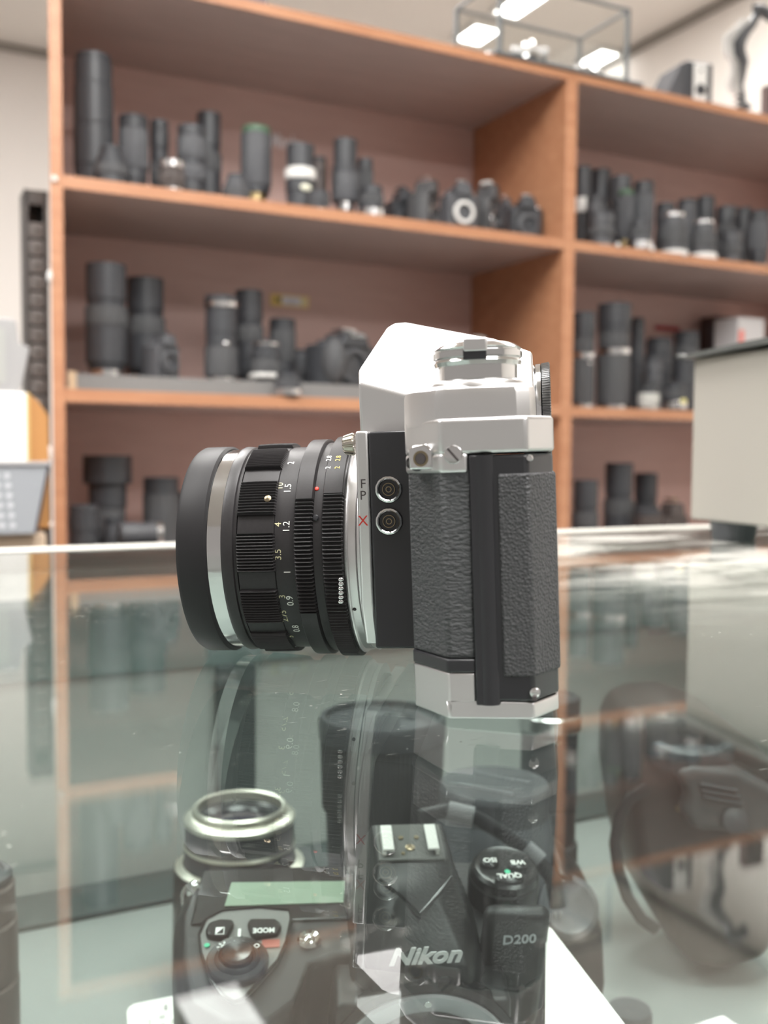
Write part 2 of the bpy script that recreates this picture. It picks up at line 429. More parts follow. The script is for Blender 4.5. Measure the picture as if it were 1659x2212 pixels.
# ------------------------------------------------------------------ the film camera on the glass
PSI, TAU = .15, .043
kx = Vector((math.cos(PSI)*math.cos(TAU), -math.sin(PSI)*math.cos(TAU), math.sin(TAU)))
ky = Vector((math.sin(PSI), math.cos(PSI), 0)); kz = kx.cross(ky)
KO = onz(970, 1557, .0006)+Vector((0, 0, .0003))
KM = Matrix(((kx.x, ky.x, kz.x, KO.x), (kx.y, ky.y, kz.y, KO.y), (kx.z, ky.z, kz.z, KO.z), (0, 0, 0, 1)))
def KL(px, py, Y):
    P = hit(px, py, KO+ky*Y, ky)-KO
    return P.dot(kx), P.dot(kz)
film = thing('film_camera', 'silver and black film camera with black leatherette in profile on the glass counter', 'camera', mtx=KM)
mm = .001
LEN = 148
def oct_(inset=0., front=0.):
    """plan outline in mm (x,y), near flat at y=0"""
    i = inset
    pts = [(-9+i-front, 12), (0+i*.4, 0+i), (18.5-i*.4, 0+i), (24-i, 9), (24-i, LEN-9), (18.5-i*.4, LEN-i), (0+i*.4, LEN-i), (-9+i-front, LEN-12)]
    return [(x*mm, y*mm) for x, y in pts]
def zprism(poly, z0, z1): return G().prism(poly, 'z', z0*mm, z1*mm)
# silver base: front part thicker than the strip under the back door
base = zprism(oct_(.2), 0, 3.6)
p = oct_(.2)
fr = [p[0], p[1], (6*mm, .2*mm), (6*mm, (LEN-.2)*mm), p[6], p[7]]
base.prism(fr, 'z', 3.6*mm, 10.2*mm)
base.obj('base_plate', chrome, film, .0005, label='satin silver base plate')
# black rim band
p = oct_(0)
fr = [p[0], p[1], (6.2*mm, 0), (6.2*mm, LEN*mm), p[6], p[7]]
G().prism(fr, 'z', 10.2*mm, 13.2*mm).obj('bottom_rim', blackm, film, .0005, label='worn black rim')
# front leather
q = oct_(.25)
fr = [q[0], q[1], (6.4*mm, .25*mm), (6.4*mm, (LEN-.25)*mm), q[6], q[7]]
G().prism(fr, 'z', 13.2*mm, 57*mm).obj('leatherette', leather, film, .0008)
# hinge bar (vertical half round) and back door
G().lathe([(3.2*mm, 2.9*mm), (57.3*mm, 2.9*mm)], (9.0*mm, 2.1*mm, 0), (0, 0, 1), 28).box((6.1*mm, -.5*mm, 3.2*mm), (8.6*mm, 3*mm, 57.3*mm)).obj('door_hinge', blackm, film, .0003, label='black door hinge')
d0 = oct_(.1)
bd = [(9.5*mm, .1*mm), d0[2], d0[3], d0[4], d0[5], (9.5*mm, (LEN-.1)*mm)]
G().prism(bd, 'z', 3.8*mm, 57.3*mm).obj('back_door', blackm, film, .0008, label='black enamelled back door')
x0 = 12*mm
d1 = [(x0, -.35*mm), (18.7*mm, -.35*mm), (24.45*mm, 9*mm), (24.45*mm, (LEN-9)*mm), (18.7*mm, (LEN+.35)*mm), (x0, (LEN+.35)*mm)]
G().prism(d1, 'z', 9.3*mm, 53.2*mm).obj('door_leatherette', leather2, film, .0006, label='fine grained black door covering')
# chipped catch at the foot of the door
G().lathe([(0, 0), (0, 1.2*mm), (.8*mm, 1.1*mm), (1.1*mm, .6*mm), (1.1*mm, 0)], (18.7*mm, .2*mm, 6*mm), (0, -1, 0), 12).obj('door_catch', silv, film, label='bright worn metal spot')
G().box((18.1*mm, -1.3*mm, 4.3*mm), (19.1*mm, .1*mm, 5.5*mm)).obj('catch_notch', darkp, film, .0002)
G().lathe([(0, 0), (0, .8*mm), (.5*mm, .6*mm), (.5*mm, 0)], (18.9*mm, .4*mm, 56.3*mm), (0, -1, 0), 14).obj('door_button', silv, film)
# top plate
tp = oct_(-.25)
G().prism([tp[0], tp[1], (5.9*mm, -.25*mm), (5.9*mm, (LEN+.25)*mm), tp[6], tp[7]], 'z', 53.6*mm, 58*mm).prism(tp, 'z', 57.6*mm, 65.4*mm).obj('top_plate', chrome, film, .0009, 4, label='satin silver top plate')
up_ = [(-9.25, 12.5), (-7.2, 8.5), (-1.2, 2.2), (1.5, 1.4), (16.5, 1.4), (19.3, 3.2), (20.6, 7), (20.6, LEN-7), (16.5, LEN-1.4), (-1.2, LEN-2.2), (-9.25, LEN-12.5)]
up_ = [(a*mm, b*mm) for a, b in up_]
def ins(poly, k):
    cx = sum(a for a, b in poly)/len(poly); cy = sum(b for a, b in poly)/len(poly)
    return [(a-math.copysign(min(k, abs(a-cx)), a-cx), b-math.copysign(min(k, abs(b-cy)), b-cy)) for a, b in poly]
sec = []
for z, k in ((64, 0), (70.6, .1), (71.8, .45), (72.5, 1.2), (72.7, 2.2)):
    sec.append([Vector((a, b, z*mm)) for a, b in ins(up_, k*mm)])
G().loft(sec).obj('upper_cover', chrome, film, .0, angle=24, label='raised silver upper cover')
# screw and strap lug
scr = G().lathe([(0, 0), (0, 2.1*mm), (.35*mm, 1.9*mm), (.5*mm, 1.2*mm), (.5*mm, 0)], (2.7*mm, -.2*mm, 57.6*mm), (0, -1, 0), 22).obj('screw', polish, film)
G().box((-.25*mm, -.25*mm, -1.75*mm), (.25*mm, .2*mm, 1.75*mm)).xf(Matrix.Translation((2.7*mm, -.6*mm, 57.6*mm)) @ Matrix.Rotation(-.7, 4, 'Y')).obj('screw_slot', darkp, scr)
lug = thing('strap_lug', '', 'x'); 
for k in ('label', 'category'): del lug[k]
lug.parent = film; lug.matrix_local = Matrix.Translation((-4.6*mm, 4.2*mm, 57.3*mm)) @ Matrix.Rotation(-.25, 4, 'Z')
pl = [(-2.6, -2.7), (2.9, -2.7), (2.9, 1.6), (1.6, 3.0), (-1.6, 2.6), (-2.6, 1.8)]
G().prism([(a*mm, b*mm) for a, b in pl], 'y', -1.4*mm, 1.2*mm).obj('lug_plate', polish, lug, .0005)
G().lathe([(0, 0), (0, 1.75*mm), (.12*mm, 1.75*mm), (.12*mm, 1.3*mm)], (.3*mm, -1.4*mm, -.3*mm), (0, -1, 0), 24).obj('lug_hole', gold, lug)
G().lathe([(0, 0), (0, 1.15*mm), (.2*mm, 1.15*mm), (.2*mm, 0)], (.3*mm, -1.4*mm, -.3*mm), (0, -1, 0), 20).obj('lug_eye', darkp, lug)
G().lathe([(0, 1.3*mm), (2.0*mm, 1.9*mm), (4*mm, 1.9*mm)], (-2.6*mm, -.2*mm, -1.2*mm), (.3, 1, 0), 20).obj('lug_stem', polish, lug)
# rewind knob
rk = Vector((7.8*mm, 13*mm, 0))
rwd = G().lathe([(72.0*mm, 10.9*mm), (73.3*mm, 10.6*mm), (74.0*mm, 9.8*mm), (74.2*mm, 0)], rk, (0, 0, 1), 56).obj('rewind_base', chrome, film, angle=50)
G().lathe([(73.9*mm, 8.9*mm), (77.2*mm, 8.9*mm)], rk, (0, 0, 1), 56).obj('rewind_shaft', polish, rwd)
G().lathe([(77.1*mm, 8.8*mm), (77.1*mm, 9.7*mm), (78.0*mm, 10.0*mm), (78.5*mm, 9.6*mm), (78.7*mm, 9.6*mm), (79.0*mm, 10.1*mm), (80.2*mm, 10.1*mm), (80.4*mm, 9.7*mm), (80.7*mm, 9.7*mm), (81.0*mm, 9.9*mm), (81.9*mm, 8.6*mm), (82.3*mm, 7.6*mm), (82.3*mm, 0)], rk, (0, 0, 1), 64).obj('rewind_knob', polish, rwd, angle=40)
G().box((5.3*mm, 2.4*mm, 78.1*mm), (10.3*mm, 6.5*mm, 80.1*mm)).obj('crank_slot', blackm, rwd)
G().box((5.4*mm, 2.2*mm, 79.7*mm), (10.5*mm, 20*mm, 82.6*mm)).obj('rewind_crank', chrome, rwd, .0004)
# prism housing
YC = 70.
def sect(y, pts): return [Vector((a*mm, y*mm, b*mm)) for a, b in pts]
low = [(-25.2, 63), (-25.2, 77.2), (-10.7, 72.9), (-4, 71.9), (4, 71.4), (14, 70.6), (20.3, 70), (20.3, 63)]
hi = [(-25.6, 63), (-25.6, 81.0), (-19.0, 93.0), (-16.9, 94.3), (-14.0, 94.4), (10, 88.6), (20.0, 84.5), (20.3, 63)]
hy = [22.5, 22.5, 13, 12, 12, 12, 12, 12]
def sech(s_): return [Vector((a*mm, (YC+s_*y)*mm, b*mm)) for (a, b), y in zip(hi, hy)]
G().loft([sect(YC-25, low), sech(-1), sech(1), sect(YC+25, low)]).obj('prism_housing', chrome, film, .0007, 3, angle=18, label='bright silver prism housing')
# eyepiece
ec = (0, YC*mm, 69.2*mm)
g = G().lathe([(17*mm, 12.4*mm), (20.3*mm, 12.9*mm), (20.6*mm, 12.4*mm), (20.7*mm, 13.1*mm), (22.0*mm, 13.2*mm), (22.2*mm, 12.6*mm), (22.4*mm, 0)], ec, (1, 0, 0), 72)
ep = g.obj('eyepiece', polish, film)
G().lathe([(22.2*mm, 12.4*mm), (22.3*mm, 13.2*mm), (24.3*mm, 13.5*mm), (24.6*mm, 13.1*mm), (24.6*mm, 10*mm), (23.6*mm, 9*mm), (23.6*mm, 0)], ec, (1, 0, 0), 660,
          fn=lambda i, a, r: r*(1-.022*(math.sin(a*110) > 0)) if i in (1, 2, 3) else r).obj('eyepiece_ring', mat('knurled_dark_ring', (.2, .2, .2), .3, 1.), ep, weld=False)
# mirror box
mb0, mb1 = 36.5, 103.5
G().box((-21.8*mm, mb0*mm, 8.7*mm), (-7*mm, mb1*mm, 64.3*mm)).obj('mirror_box', blackm, film, .0006, label='black enamelled mirror box side')
prof = [(8.8, 42), (8.8, 98), (20, 103.4), (64.6, 103.4), (64.6, 36.6), (20, 36.6)]
G().prism([(b*mm, a*mm) for a, b in prof], 'x', -25.2*mm, -21.8*mm).obj('front_plate', chrome, film, .0007, label='satin silver front plate')
# sync sockets
for (px, py) in ((840, 1057), (841, 1126)):
    a, b = KL(px, py, .0365)
    o3 = (a, mb0*mm, b)
    s = G().lathe([(0, 3.3*mm), (.5*mm, 3.5*mm), (1.1*mm, 3.35*mm), (1.3*mm, 2.9*mm), (1.0*mm, 2.6*mm)], o3, (0, -1, 0), 36, fn=lambda i, an, r: r*(1-.02*math.cos(6*an)**8)).obj('sync_socket', polish, film)
    G().lathe([(1.0*mm, 2.62*mm), (.2*mm, 2.5*mm), (.2*mm, 1.75*mm), (.15*mm, .3*mm), (.15*mm, 0)], o3, (0, -1, 0), 30).obj('socket_well', blackm, s)
    G().lathe([(.3*mm, 1.7*mm), (.7*mm, 1.65*mm), (.7*mm, 1.45*mm), (.3*mm, 1.4*mm)], o3, (0, -1, 0), 30).obj('socket_ring', gold, s)
    G().lathe([(.1*mm, .85*mm), (.5*mm, .8*mm), (.5*mm, .55*mm), (.1*mm, .5*mm)], o3, (0, -1, 0), 24).obj('socket_core', gold, s)
for (t_, py, m_, s_) in (('F', 1046, darkp, 3.3), ('P', 1071, darkp, 3.3), ('X', 1126, redp, 3.7)):
    a, b = KL(784, py, .0365)
    text('engraved_letter', t_, s_*mm, (a, 36.55*mm, b), (1, 0, 0), (0, 0, 1), m_, film)
# fluted lever knob on top of the mount
g = G().lathe([(0, 0), (.2*mm, 1.9*mm), (.6*mm, 2.5*mm), (3.0*mm, 3.1*mm), (3.4*mm, 2.8*mm), (3.4*mm, 0)], (KL(740, 962, .045)[0], 45*mm, KL(740, 962, .045)[1]), (1, 0, .06), 96, fn=lambda i, an, r: r*(1-.13*(math.sin(an*12) > .1)) if r > 0 else 0)
g.obj('fluted_knob', mat('worn_nickel', (.50, .46, .40), .3, 1.), film, weld=False, label='fluted metal knob above the lens mount')

# ------------------------------------------------------------------ lens
LO = Vector((0, YC*mm, 32.6*mm))
RS = 1.0
lens = G().lathe([(-60*mm, 27*mm), (-24*mm, 27*mm)], LO, (1, 0, 0), 96).obj('lens', barrelb, film)
def ring(name, prof, m, seg=160, fn=None, label=None, angle=35, parent=None):
    return G().lathe([(a*mm, b*mm) for a, b in prof], LO, (1, 0, 0), seg, fn=fn, ref=(0, -1, 0)).obj(name, m, parent or lens, angle=angle, label=label)
# angle convention: an=0 -> towards the viewer (-y); check sign of z with e2 = ax x e1
SG = 1 if Vector((1, 0, 0)).cross(Vector((0, -1, 0))).z > 0 else -1
def zang(an): return SG*an
ring('front_rim', [(-76, 0), (-64, 22), (-75.3, 26.5), (-76, 28.6), (-75.8, 29.3), (-74.8, 29.9), (-68.0, 29.9), (-67.4, 29.2), (-67.4, 27)], mat('rim_paint', (.018, .017, .018), .5, spec=.22), label='black front rim with worn edge')
ring('front_element', [(-73.5, 0), (-72.5, 12), (-70, 22), (-69, 22.5)], lensg)
ring('chrome_band', [(-67.4, 28.2), (-67.3, 28.9), (-63.5, 28.9), (-63.3, 28.2)], polish, label='polished chrome band')
ring('black_collar', [(-63.4, 28.2), (-63.3, 29.4), (-62.6, 29.7), (-60.2, 29.4), (-59.9, 28.9), (-59.2, 28.9), (-59, 28)], barrelb)
def fr_fn(i, an, r):
    if i in (0, 7): return r
    d = (math.degrees(zang(an))-17+15) % 30-15
    if abs(d) < 5: return r-.0011 if i in (2,3,4,5) else r-.0008
    return r-.00055*(0.5+0.5*math.cos(an*225)) if i in (2,3,4,5) else r-.0002
ring('focus_ring', [(-59.2, 28), (-59.1, 29.3), (-58.8, 30.2), (-55, 30.3), (-52, 30.3), (-48.9, 30.2), (-48.5, 29.4), (-48.4, 28)], barrelb, 1800, fr_fn, 'black scalloped focusing ring with fine ribs')
ring('distance_scale', [(-48.6, 29.0), (-43.2, 29.0)], barrelb, label='black distance scale band with figures')
def rib(a0, a1, n, dep, idx):
    def f(i, an, r):
        if i not in idx: return r
        z = math.degrees((zang(an)+PI) % (2*PI)-PI)
        lo = None
        if a0 <= z <= a1: return r-dep*(0.5+0.5*math.cos(an*n))
        return r
    return f
ring('depth_ring', [(-43.3, 28.5), (-43.2, 30.3), (-42.8, 31.0), (-38.5, 31.0), (-38.1, 30.4), (-38.0, 29)], barrelb, 1440, rib(-30, 29, 180, .0007, (1, 2, 3, 4)), 'black ribbed ring')
ring('index_ring', [(-38.1, 29), (-38, 30.0), (-35.7, 30.0), (-35.6, 29)], barrelb)
ring('aperture_ring', [(-35.7, 29), (-35.6, 30.8), (-35.2, 31.6), (-30.3, 31.6), (-29.9, 31), (-29.8, 29)], barrelb, 1440, rib(-66, 31, 184, .0006, (1, 2, 3, 4)), 'black ribbed aperture ring')
ring('mount_ring', [(-29.9, 28), (-29.8, 30.4), (-29.2, 30.7), (-28.9, 30.5), (-28.8, 29.6), (-26.9, 29.6), (-26.7, 29), (-26.5, 29.4), (-25.9, 29.6), (-25.2, 29.9), (-25.0, 27)], chrome, label='silver lens mount ring')
def on_barrel(px, py, R):
    """pixel -> (x, angle) on the barrel of radius R"""
    d = ray(px, py); o = CP-KO
    ox, oy, oz = o.dot(kx), o.dot(ky)-LO.y, o.dot(kz)-LO.z
    dx, dy, dz = d.dot(kx), d.dot(ky), d.dot(kz)
    a = dy*dy+dz*dz; b = 2*(oy*dy+oz*dz); c = oy*oy+oz*oz-R*R
    t = (-b-math.sqrt(max(b*b-4*a*c, 0)))/(2*a)
    return ox+t*dx, math.atan2(oz+t*dz, -(oy+t*dy))
def bp(x, th, R): return Vector((x, LO.y-R*math.cos(th), LO.z+R*math.sin(th)))
def btext(txt, px, py, size, m, R=.02905, name='scale_figure', sx=1.):
    x0, th0 = on_barrel(px, py, R)
    vs, fs = text_geo(txt, size, .00003)
    g = G(); g.add([bp(x0-v.y, th0+v.x*sx/R, R+v.z) for v in vs], fs)
    return g.obj(name, m, lens, weld=False)
for t_, px, py in (('10', 605, 1050), ('4', 601, 1133), ('3.5', 601, 1198), ('3', 610, 1289), ('2.75', 614, 1331), ('5', 628, 1375), ('15', 600, 1012)):
    btext(t_, px, py, 2.5*mm, yellowp)
for t_, px, py in (('1.5', 622, 1055), ('1.2', 619, 1138), ('1', 621, 1236), ('0.9', 627, 1298), ('0.8', 640, 1358), ('2', 629, 1000)):
    btext(t_, px, py, 2.6*mm, whitep)
for t_, px, py in (('2', 709, 1010), ('2.8', 711, 990)): btext(t_, px, py, 2.0*mm, whitep, R=.03165)
for t_, px, py in (('2', 729, 1010), ('2.8', 731, 990)): btext(t_, px, py, 2.0*mm, goldp, R=.03165)
def bdot(name, px, py, R, r, m, h=.0003, dome=True):
    x, th = on_barrel(px, py, R)
    nrm = Vector((0, -math.cos(th), math.sin(th)))
    return G().lathe([(-.0003, r), (h*.3, r), (h, r*.7), (h*1.2, 0)], bp(x, th, R), nrm, 20, ref=(1, 0, 0)).obj(name, m, lens)
bdot('red_dot', 684, 1056, .030, .00062, redd)
s1 = bdot('set_screw', 682, 1119, .030, .0009, blackm, .0004)
s2 = bdot('set_screw', 578, 1077, .0301, .0010, gold, .0003)
# silver meter teeth
g = G()
for k in range(6):
    py = 1252+k*9.6
    x, th = on_barrel(736, py, .0317)
    c = bp(x, th, .0316)
    g.add(*(lambda b: (b.v, b.f))(G().ell((0, 0, 0), (.0008, .0006, .00062), 10, 7).xf(Matrix.Translation(c))))
g.obj('coupling_teeth', polish, lens, label='row of bright metal teeth')
bdot('mount_screw_hole', 766, 1316, .0296, .0005, darkp, .0002)

# ------------------------------------------------------------------ stock on the bookcase
GRPM = dict(b='barrel', g='grip_ring', s='metal_ring', w='white_ring', h='lens_hood', n='green_ring', c='front_cap', r='index_ring', y='brass_ring')
white_b = mat('white_ring_paint', (.78, .77, .74), .35)
green_b = mat('green_ring_paint', (.09, .16, .10), .5)
brass_b = mat('brass_ring_metal', (.5, .38, .2), .3, 1.)
clearp = mat('milky_plastic', (.5, .5, .47), .3)
badgey = mat('badge_yellow', (.72, .66, .28), .4)
badgew = mat('badge_cream', (.75, .74, .6), .35)
def seg_mat(k, base, grip):
    return {'b': base, 'g': grip, 's': silv, 'w': white_b, 'h': base, 'n': green_b, 'c': k1, 'r': base, 'y': brass_b}[k]
STY = {
 'zoomhood': [(.07, .78, 's'), (.12, .86, 'b'), (.45, .98, 'b'), (.62, 1.0, 'g'), (.68, .88, 'b'), (1.0, .93, 'h')],
 'zoom': [(.05, .80, 's'), (.22, .84, 'b'), (.36, .92, 'r'), (.84, 1.0, 'g'), (.95, .97, 'b'), (1.0, .97, 'c')],
 'zoom2': [(.05, .82, 's'), (.30, .88, 'b'), (.50, .98, 'g'), (.58, .93, 'r'), (.86, 1.0, 'g'), (1.0, .96, 'c')],
 'prime': [(.10, .80, 's'), (.32, .86, 'b'), (.55, 1., 'g'), (.70, .92, 'r'), (.9, .98, 'b'), (1., .95, 'c')],
 'cone': [(.08, .82, 's'), (.30, .95, 'b'), (.55, 1., 'g'), (.72, .86, 'b'), (.88, .70, 'b'), (1., .62, 'c')],
 'silverends': [(.16, .92, 's'), (.30, .94, 'b'), (.66, 1., 'g'), (.78, .96, 'b'), (1., .98, 's')],
 'tube': [(.04, .9, 'b'), (.2, .97, 'b'), (.5, 1., 'b'), (.78, .98, 'b'), (.95, .93, 'b'), (1., .87, 'c')],
 'whiteband': [(.06, .86, 'b'), (.32, .90, 'b'), (.50, .96, 'b'), (.66, 1.04, 'w'), (1.0, .90, 'h')],
 'whitebase': [(.10, .72, 'b'), (.20, 1.05, 'w'), (.55, .88, 'g'), (.72, .92, 'b'), (.85, .80, 'r'), (.93, .82, 's'), (1., .7, 'c')],
 'capbase': [(.16, 1.03, 'w'), (.28, .90, 'b'), (.7, .94, 'g'), (.9, .84, 'r'), (1., .74, 's')],
 'waist': [(.06, .78, 's'), (.14, .86, 'b'), (.26, .70, 's'), (.60, 1., 'g'), (.68, .97, 'b'), (1., .84, 'h')],
 'flare': [(.06, .70, 'b'), (.35, .78, 'b'), (.60, .80, 'g'), (.78, .86, 'b'), (1., 1.1, 'h')],
 'greentop': [(.07, .80, 's'), (.10, .86, 'b'), (.26, .72, 'y'), (.34, .9, 'b'), (.92, 1., 'g'), (1., .93, 'n')],
 'midsilver': [(.08, .85, 'b'), (.34, 1., 's'), (.5, .95, 'b'), (.75, .9, 'g'), (1., .8, 'c')],
 'ringmid': [(.05, .88, 's'), (.52, .98, 'g'), (.58, 1., 's'), (.74, .90, 'g'), (.80, .95, 'b'), (1., .97, 'h')],
 'ringtop': [(.05, .86, 's'), (.40, .98, 'g'), (.55, .9, 'b'), (.86, .92, 'b'), (.93, 1.04, 's'), (1., .98, 'c')],
 'clear': [(.12, .75, 's'), (.3, .9, 'b'), (.75, 1., 'b'), (1., .85, 'c')],
}
def lens_thing(label, o, R, Hh, style, group, base=k1, grip=k3, badge=None, rz=None, seg=40):
    t = thing('camera_lens', label, 'lens', (o[0], o[1], o[2]+.0002), AL if rz is None else rz, group)
    z = 0; last = 0.5
    for (zf, rf, k) in STY[style]:
        z1 = zf*Hh; r = rf*R; ch = min(.0012, (z1-z)*.25)
        name = GRPM[k]
        if k == 'g':
            n = 36
            G().lathe([(z, last*R*.96), (z, r-ch), (z+ch, r), (z1-ch, r), (z1, r-ch), (z1, r*.8)], seg=n*4, fn=lambda i, a, rr: rr-(.0007*(math.cos(a*n) > 0) if i in (2, 3) else 0)).obj(name, grip, t, weld=False)
        elif k == 'h':
            G().lathe([(z, r*.8), (z, r-ch), (z+ch, r), (z1-ch*.5, r), (z1, r-ch*.6), (z1-.001, r*.93), (z1-min(.02, (z1-z)*.6), r*.86), (z1-min(.02, (z1-z)*.6), 0)], seg=seg).obj(name, base, t)
        elif k == 'c' or zf >= 1.:
            G().lathe([(z, r*.8), (z, r-ch), (z+ch, r), (z1-ch, r), (z1, r-ch*1.2), (z1, r*.8), (z1-.001, r*.76), (z1-.001, 0)], seg=seg).obj(name, seg_mat(k, base, grip), t)
        elif zf == STY[style][0][0]:
            G().lathe([(0, 0), (0, r-ch), (ch, r), (z1-ch, r), (z1, r-ch), (z1, r*.8)], seg=seg).obj('lens_mount' if k == 's' else name, seg_mat(k, base, grip), t)
        else:
            G().lathe([(z, r*.7), (z, r-ch), (z+ch, r), (z1-ch, r), (z1, r-ch), (z1, r*.7)], seg=seg).obj(name, seg_mat(k, base, grip), t)
        z = z1; last = rf
    if badge:
        bm_, zf, rr = badge
        rb = R*.98
        G().ell((0, -rb, zf*Hh), (rr, .0022, rr*.62), 20, 10).obj('badge', bm_, t)
    return t
def stock(cx, top, wpx, w, zs, style, label, group, base=k1, grip=k3, badge=None):
    u, ww, zt = bc(cx, top, w)
    P = UW(u, ww, zt); dist = (P-CP).dot(fw)
    R = wpx*dist/FPX/2*.97
    lens_thing(label, UW(u, ww, zs), R, zt-zs, style, group, base, grip, badge)

def slr(label, cx, top, wpx, w, zs, group, rot=0., body=k2, mount=silv, shoe=silv, cat='camera', name='slr_camera', knobs=True, depth=.045, nolens=True, silver_top=False):
    """camera body facing the viewer, open lens mount"""
    u, ww, zt = bc(cx, top, w)
    P = UW(u, ww, zt); dist = (P-CP).dot(fw)
    Wd = wpx*dist/FPX; Hh = zt-zs
    t = thing(name, label, cat, UW(u, ww, zs+.0002), AL+rot, group)
    hb = Hh*.70
    a = Wd/2; d = depth/2
    pl = [(-a, -d*.5), (-a*.86, -d), (-a*.6, -d*.8), (a*.7, -d*.8), (a, -d*.4), (a, d*.6), (a*.9, d), (-a*.9, d), (-a, d*.6)]
    G().prism(pl, 'z', 0, hb).obj('body', body, t, .003)
    hw = a*.42
    G().loft([[Vector((sx*hw*k, y, hb*.96+zz)) for sx, y in ((-1, -d*1.05), (1, -d*1.05), (1, d*.7), (-1, d*.7))] for k, zz in ((1.15, 0), (1, Hh*.14), (.7, Hh*.25))]).obj('prism_hump', body, t, .0025)
    G().box((-hw*.55, -d*.5, Hh*.955), (hw*.55, d*.5, Hh)).obj('hot_shoe', shoe, t, .0012)
    rm = min(hb*.44, a*.62)
    G().lathe([(0, rm*.72), (0, rm), (.004, rm), (.005, rm*.93), (.005, rm*.72)], (0, -d*.85, hb*.50), (0, -1, 0), 36, closed=True).obj('mount_ring', mount, t)
    G().lathe([(0, rm*.73), (-.008, rm*.6), (-.008, 0)], (0, -d*.85-.001, hb*.5), (0, -1, 0), 28).obj('lens_throat', blackm, t)
    if knobs:
        for sx in (-.72, .72):
            G().lathe([(0, a*.16), (.006, a*.16), (.007, a*.13), (.007, 0)], (sx*a, 0, hb), (0, 0, 1), 22).obj('top_dial', shoe if sx > 0 else body, t)
    return t

GA = 'lenses and cameras on the upper shelf of the left bay'
GB = 'lenses and cameras on the middle shelf of the left bay'
GC_ = 'lenses on the lower shelf of the left bay'
GD = 'lenses on the upper shelf of the right bay'
GE = 'lenses on the middle shelf of the right bay'
GF = 'lenses on the lower shelf of the right bay'
A = [
 (201, 122, 88, .11, 'tube', 'tallest black telephoto tube at the far left of the upper shelf', {}),
 (240, 318, 76, .05, 'cone', 'squat black lens narrowing upwards in front of the tallest telephoto', {}),
 (288, 254, 66, .10, 'zoom', 'black zoom lens with bright mount, second tall lens from the upper left', {'grip': k2}),
 (344, 262, 42, .17, 'prime', 'dark lens half hidden behind the zoom beside the tallest telephoto', {}),
 (371, 350, 58, .035, 'silverends', 'small brown black lens with silver rings at both ends', {'base': k4, 'grip': k4}),
 (414, 275, 64, .09, 'zoom2', 'black zoom lens just right of the small silver ringed lens', {'grip': k2}),
 (451, 247, 56, .18, 'zoomhood', 'taller black zoom lens standing behind another near the left of the upper shelf', {}),
 (510, 378, 62, .06, 'cone', 'low black lens with a brass glint left of the green topped zoom', {'base': k2}),
 (553, 277, 68, .12, 'greentop', 'grey black zoom lens with green top ring and brass neck', {'grip': k2}),
 (649, 316, 68, .07, 'whiteband', 'black lens with a broad white band and cream oval badge', {'badge': (badgew, .36, .010)}),
 (690, 341, 36, .17, 'tube', 'slim dark lens behind the white banded lens', {'base': k4}),
 (688, 416, 52, .022, 'prime', 'tiny black lens at the foot of the white banded lens', {'base': k2}),
 (746, 304, 62, .09, 'waist', 'black telephoto with narrow silver waist right of the shelf middle', {'grip': k2}),
 (789, 345, 36, .17, 'zoom2', 'black lens behind the telephoto with the narrow waist', {}),
 (804, 404, 58, .05, 'midsilver', 'small black lens with a bright silver middle band', {}),
]
for cx, top, wp, w, st, lab, kw in A: stock(cx, top, wp, w, ZA, st, lab, GA, **kw)
slr('low black camera with rounded end left of the cameras with chrome mounts', 866, 405, 62, .16, ZA, GA, body=k1, mount=k2, shoe=k1, knobs=False)
slr('black camera with an arc of chrome around its mount, left of the white ringed one', 918, 384, 66, .105, ZA, GA, rot=.5, body=gcam)
slr('black camera facing out with the brightest thick silver mount ring', 993, 392, 78, .05, ZA, GA, rot=-.1, body=k2, mount=white_b)
slr('black camera with bright hot shoe right of the thick silver mount ring', 1051, 393, 60, .10, ZA, GA, rot=.4, body=gcam, shoe=white_b)
slr('small dark camera tucked behind, second from the divider', 1086, 424, 36, .15, ZA, GA, body=k2)
slr('black camera with silver hot shoe nearest the divider on the upper shelf', 1134, 422, 76, .075, ZA, GA, rot=-.25, body=k1, mount=k2)
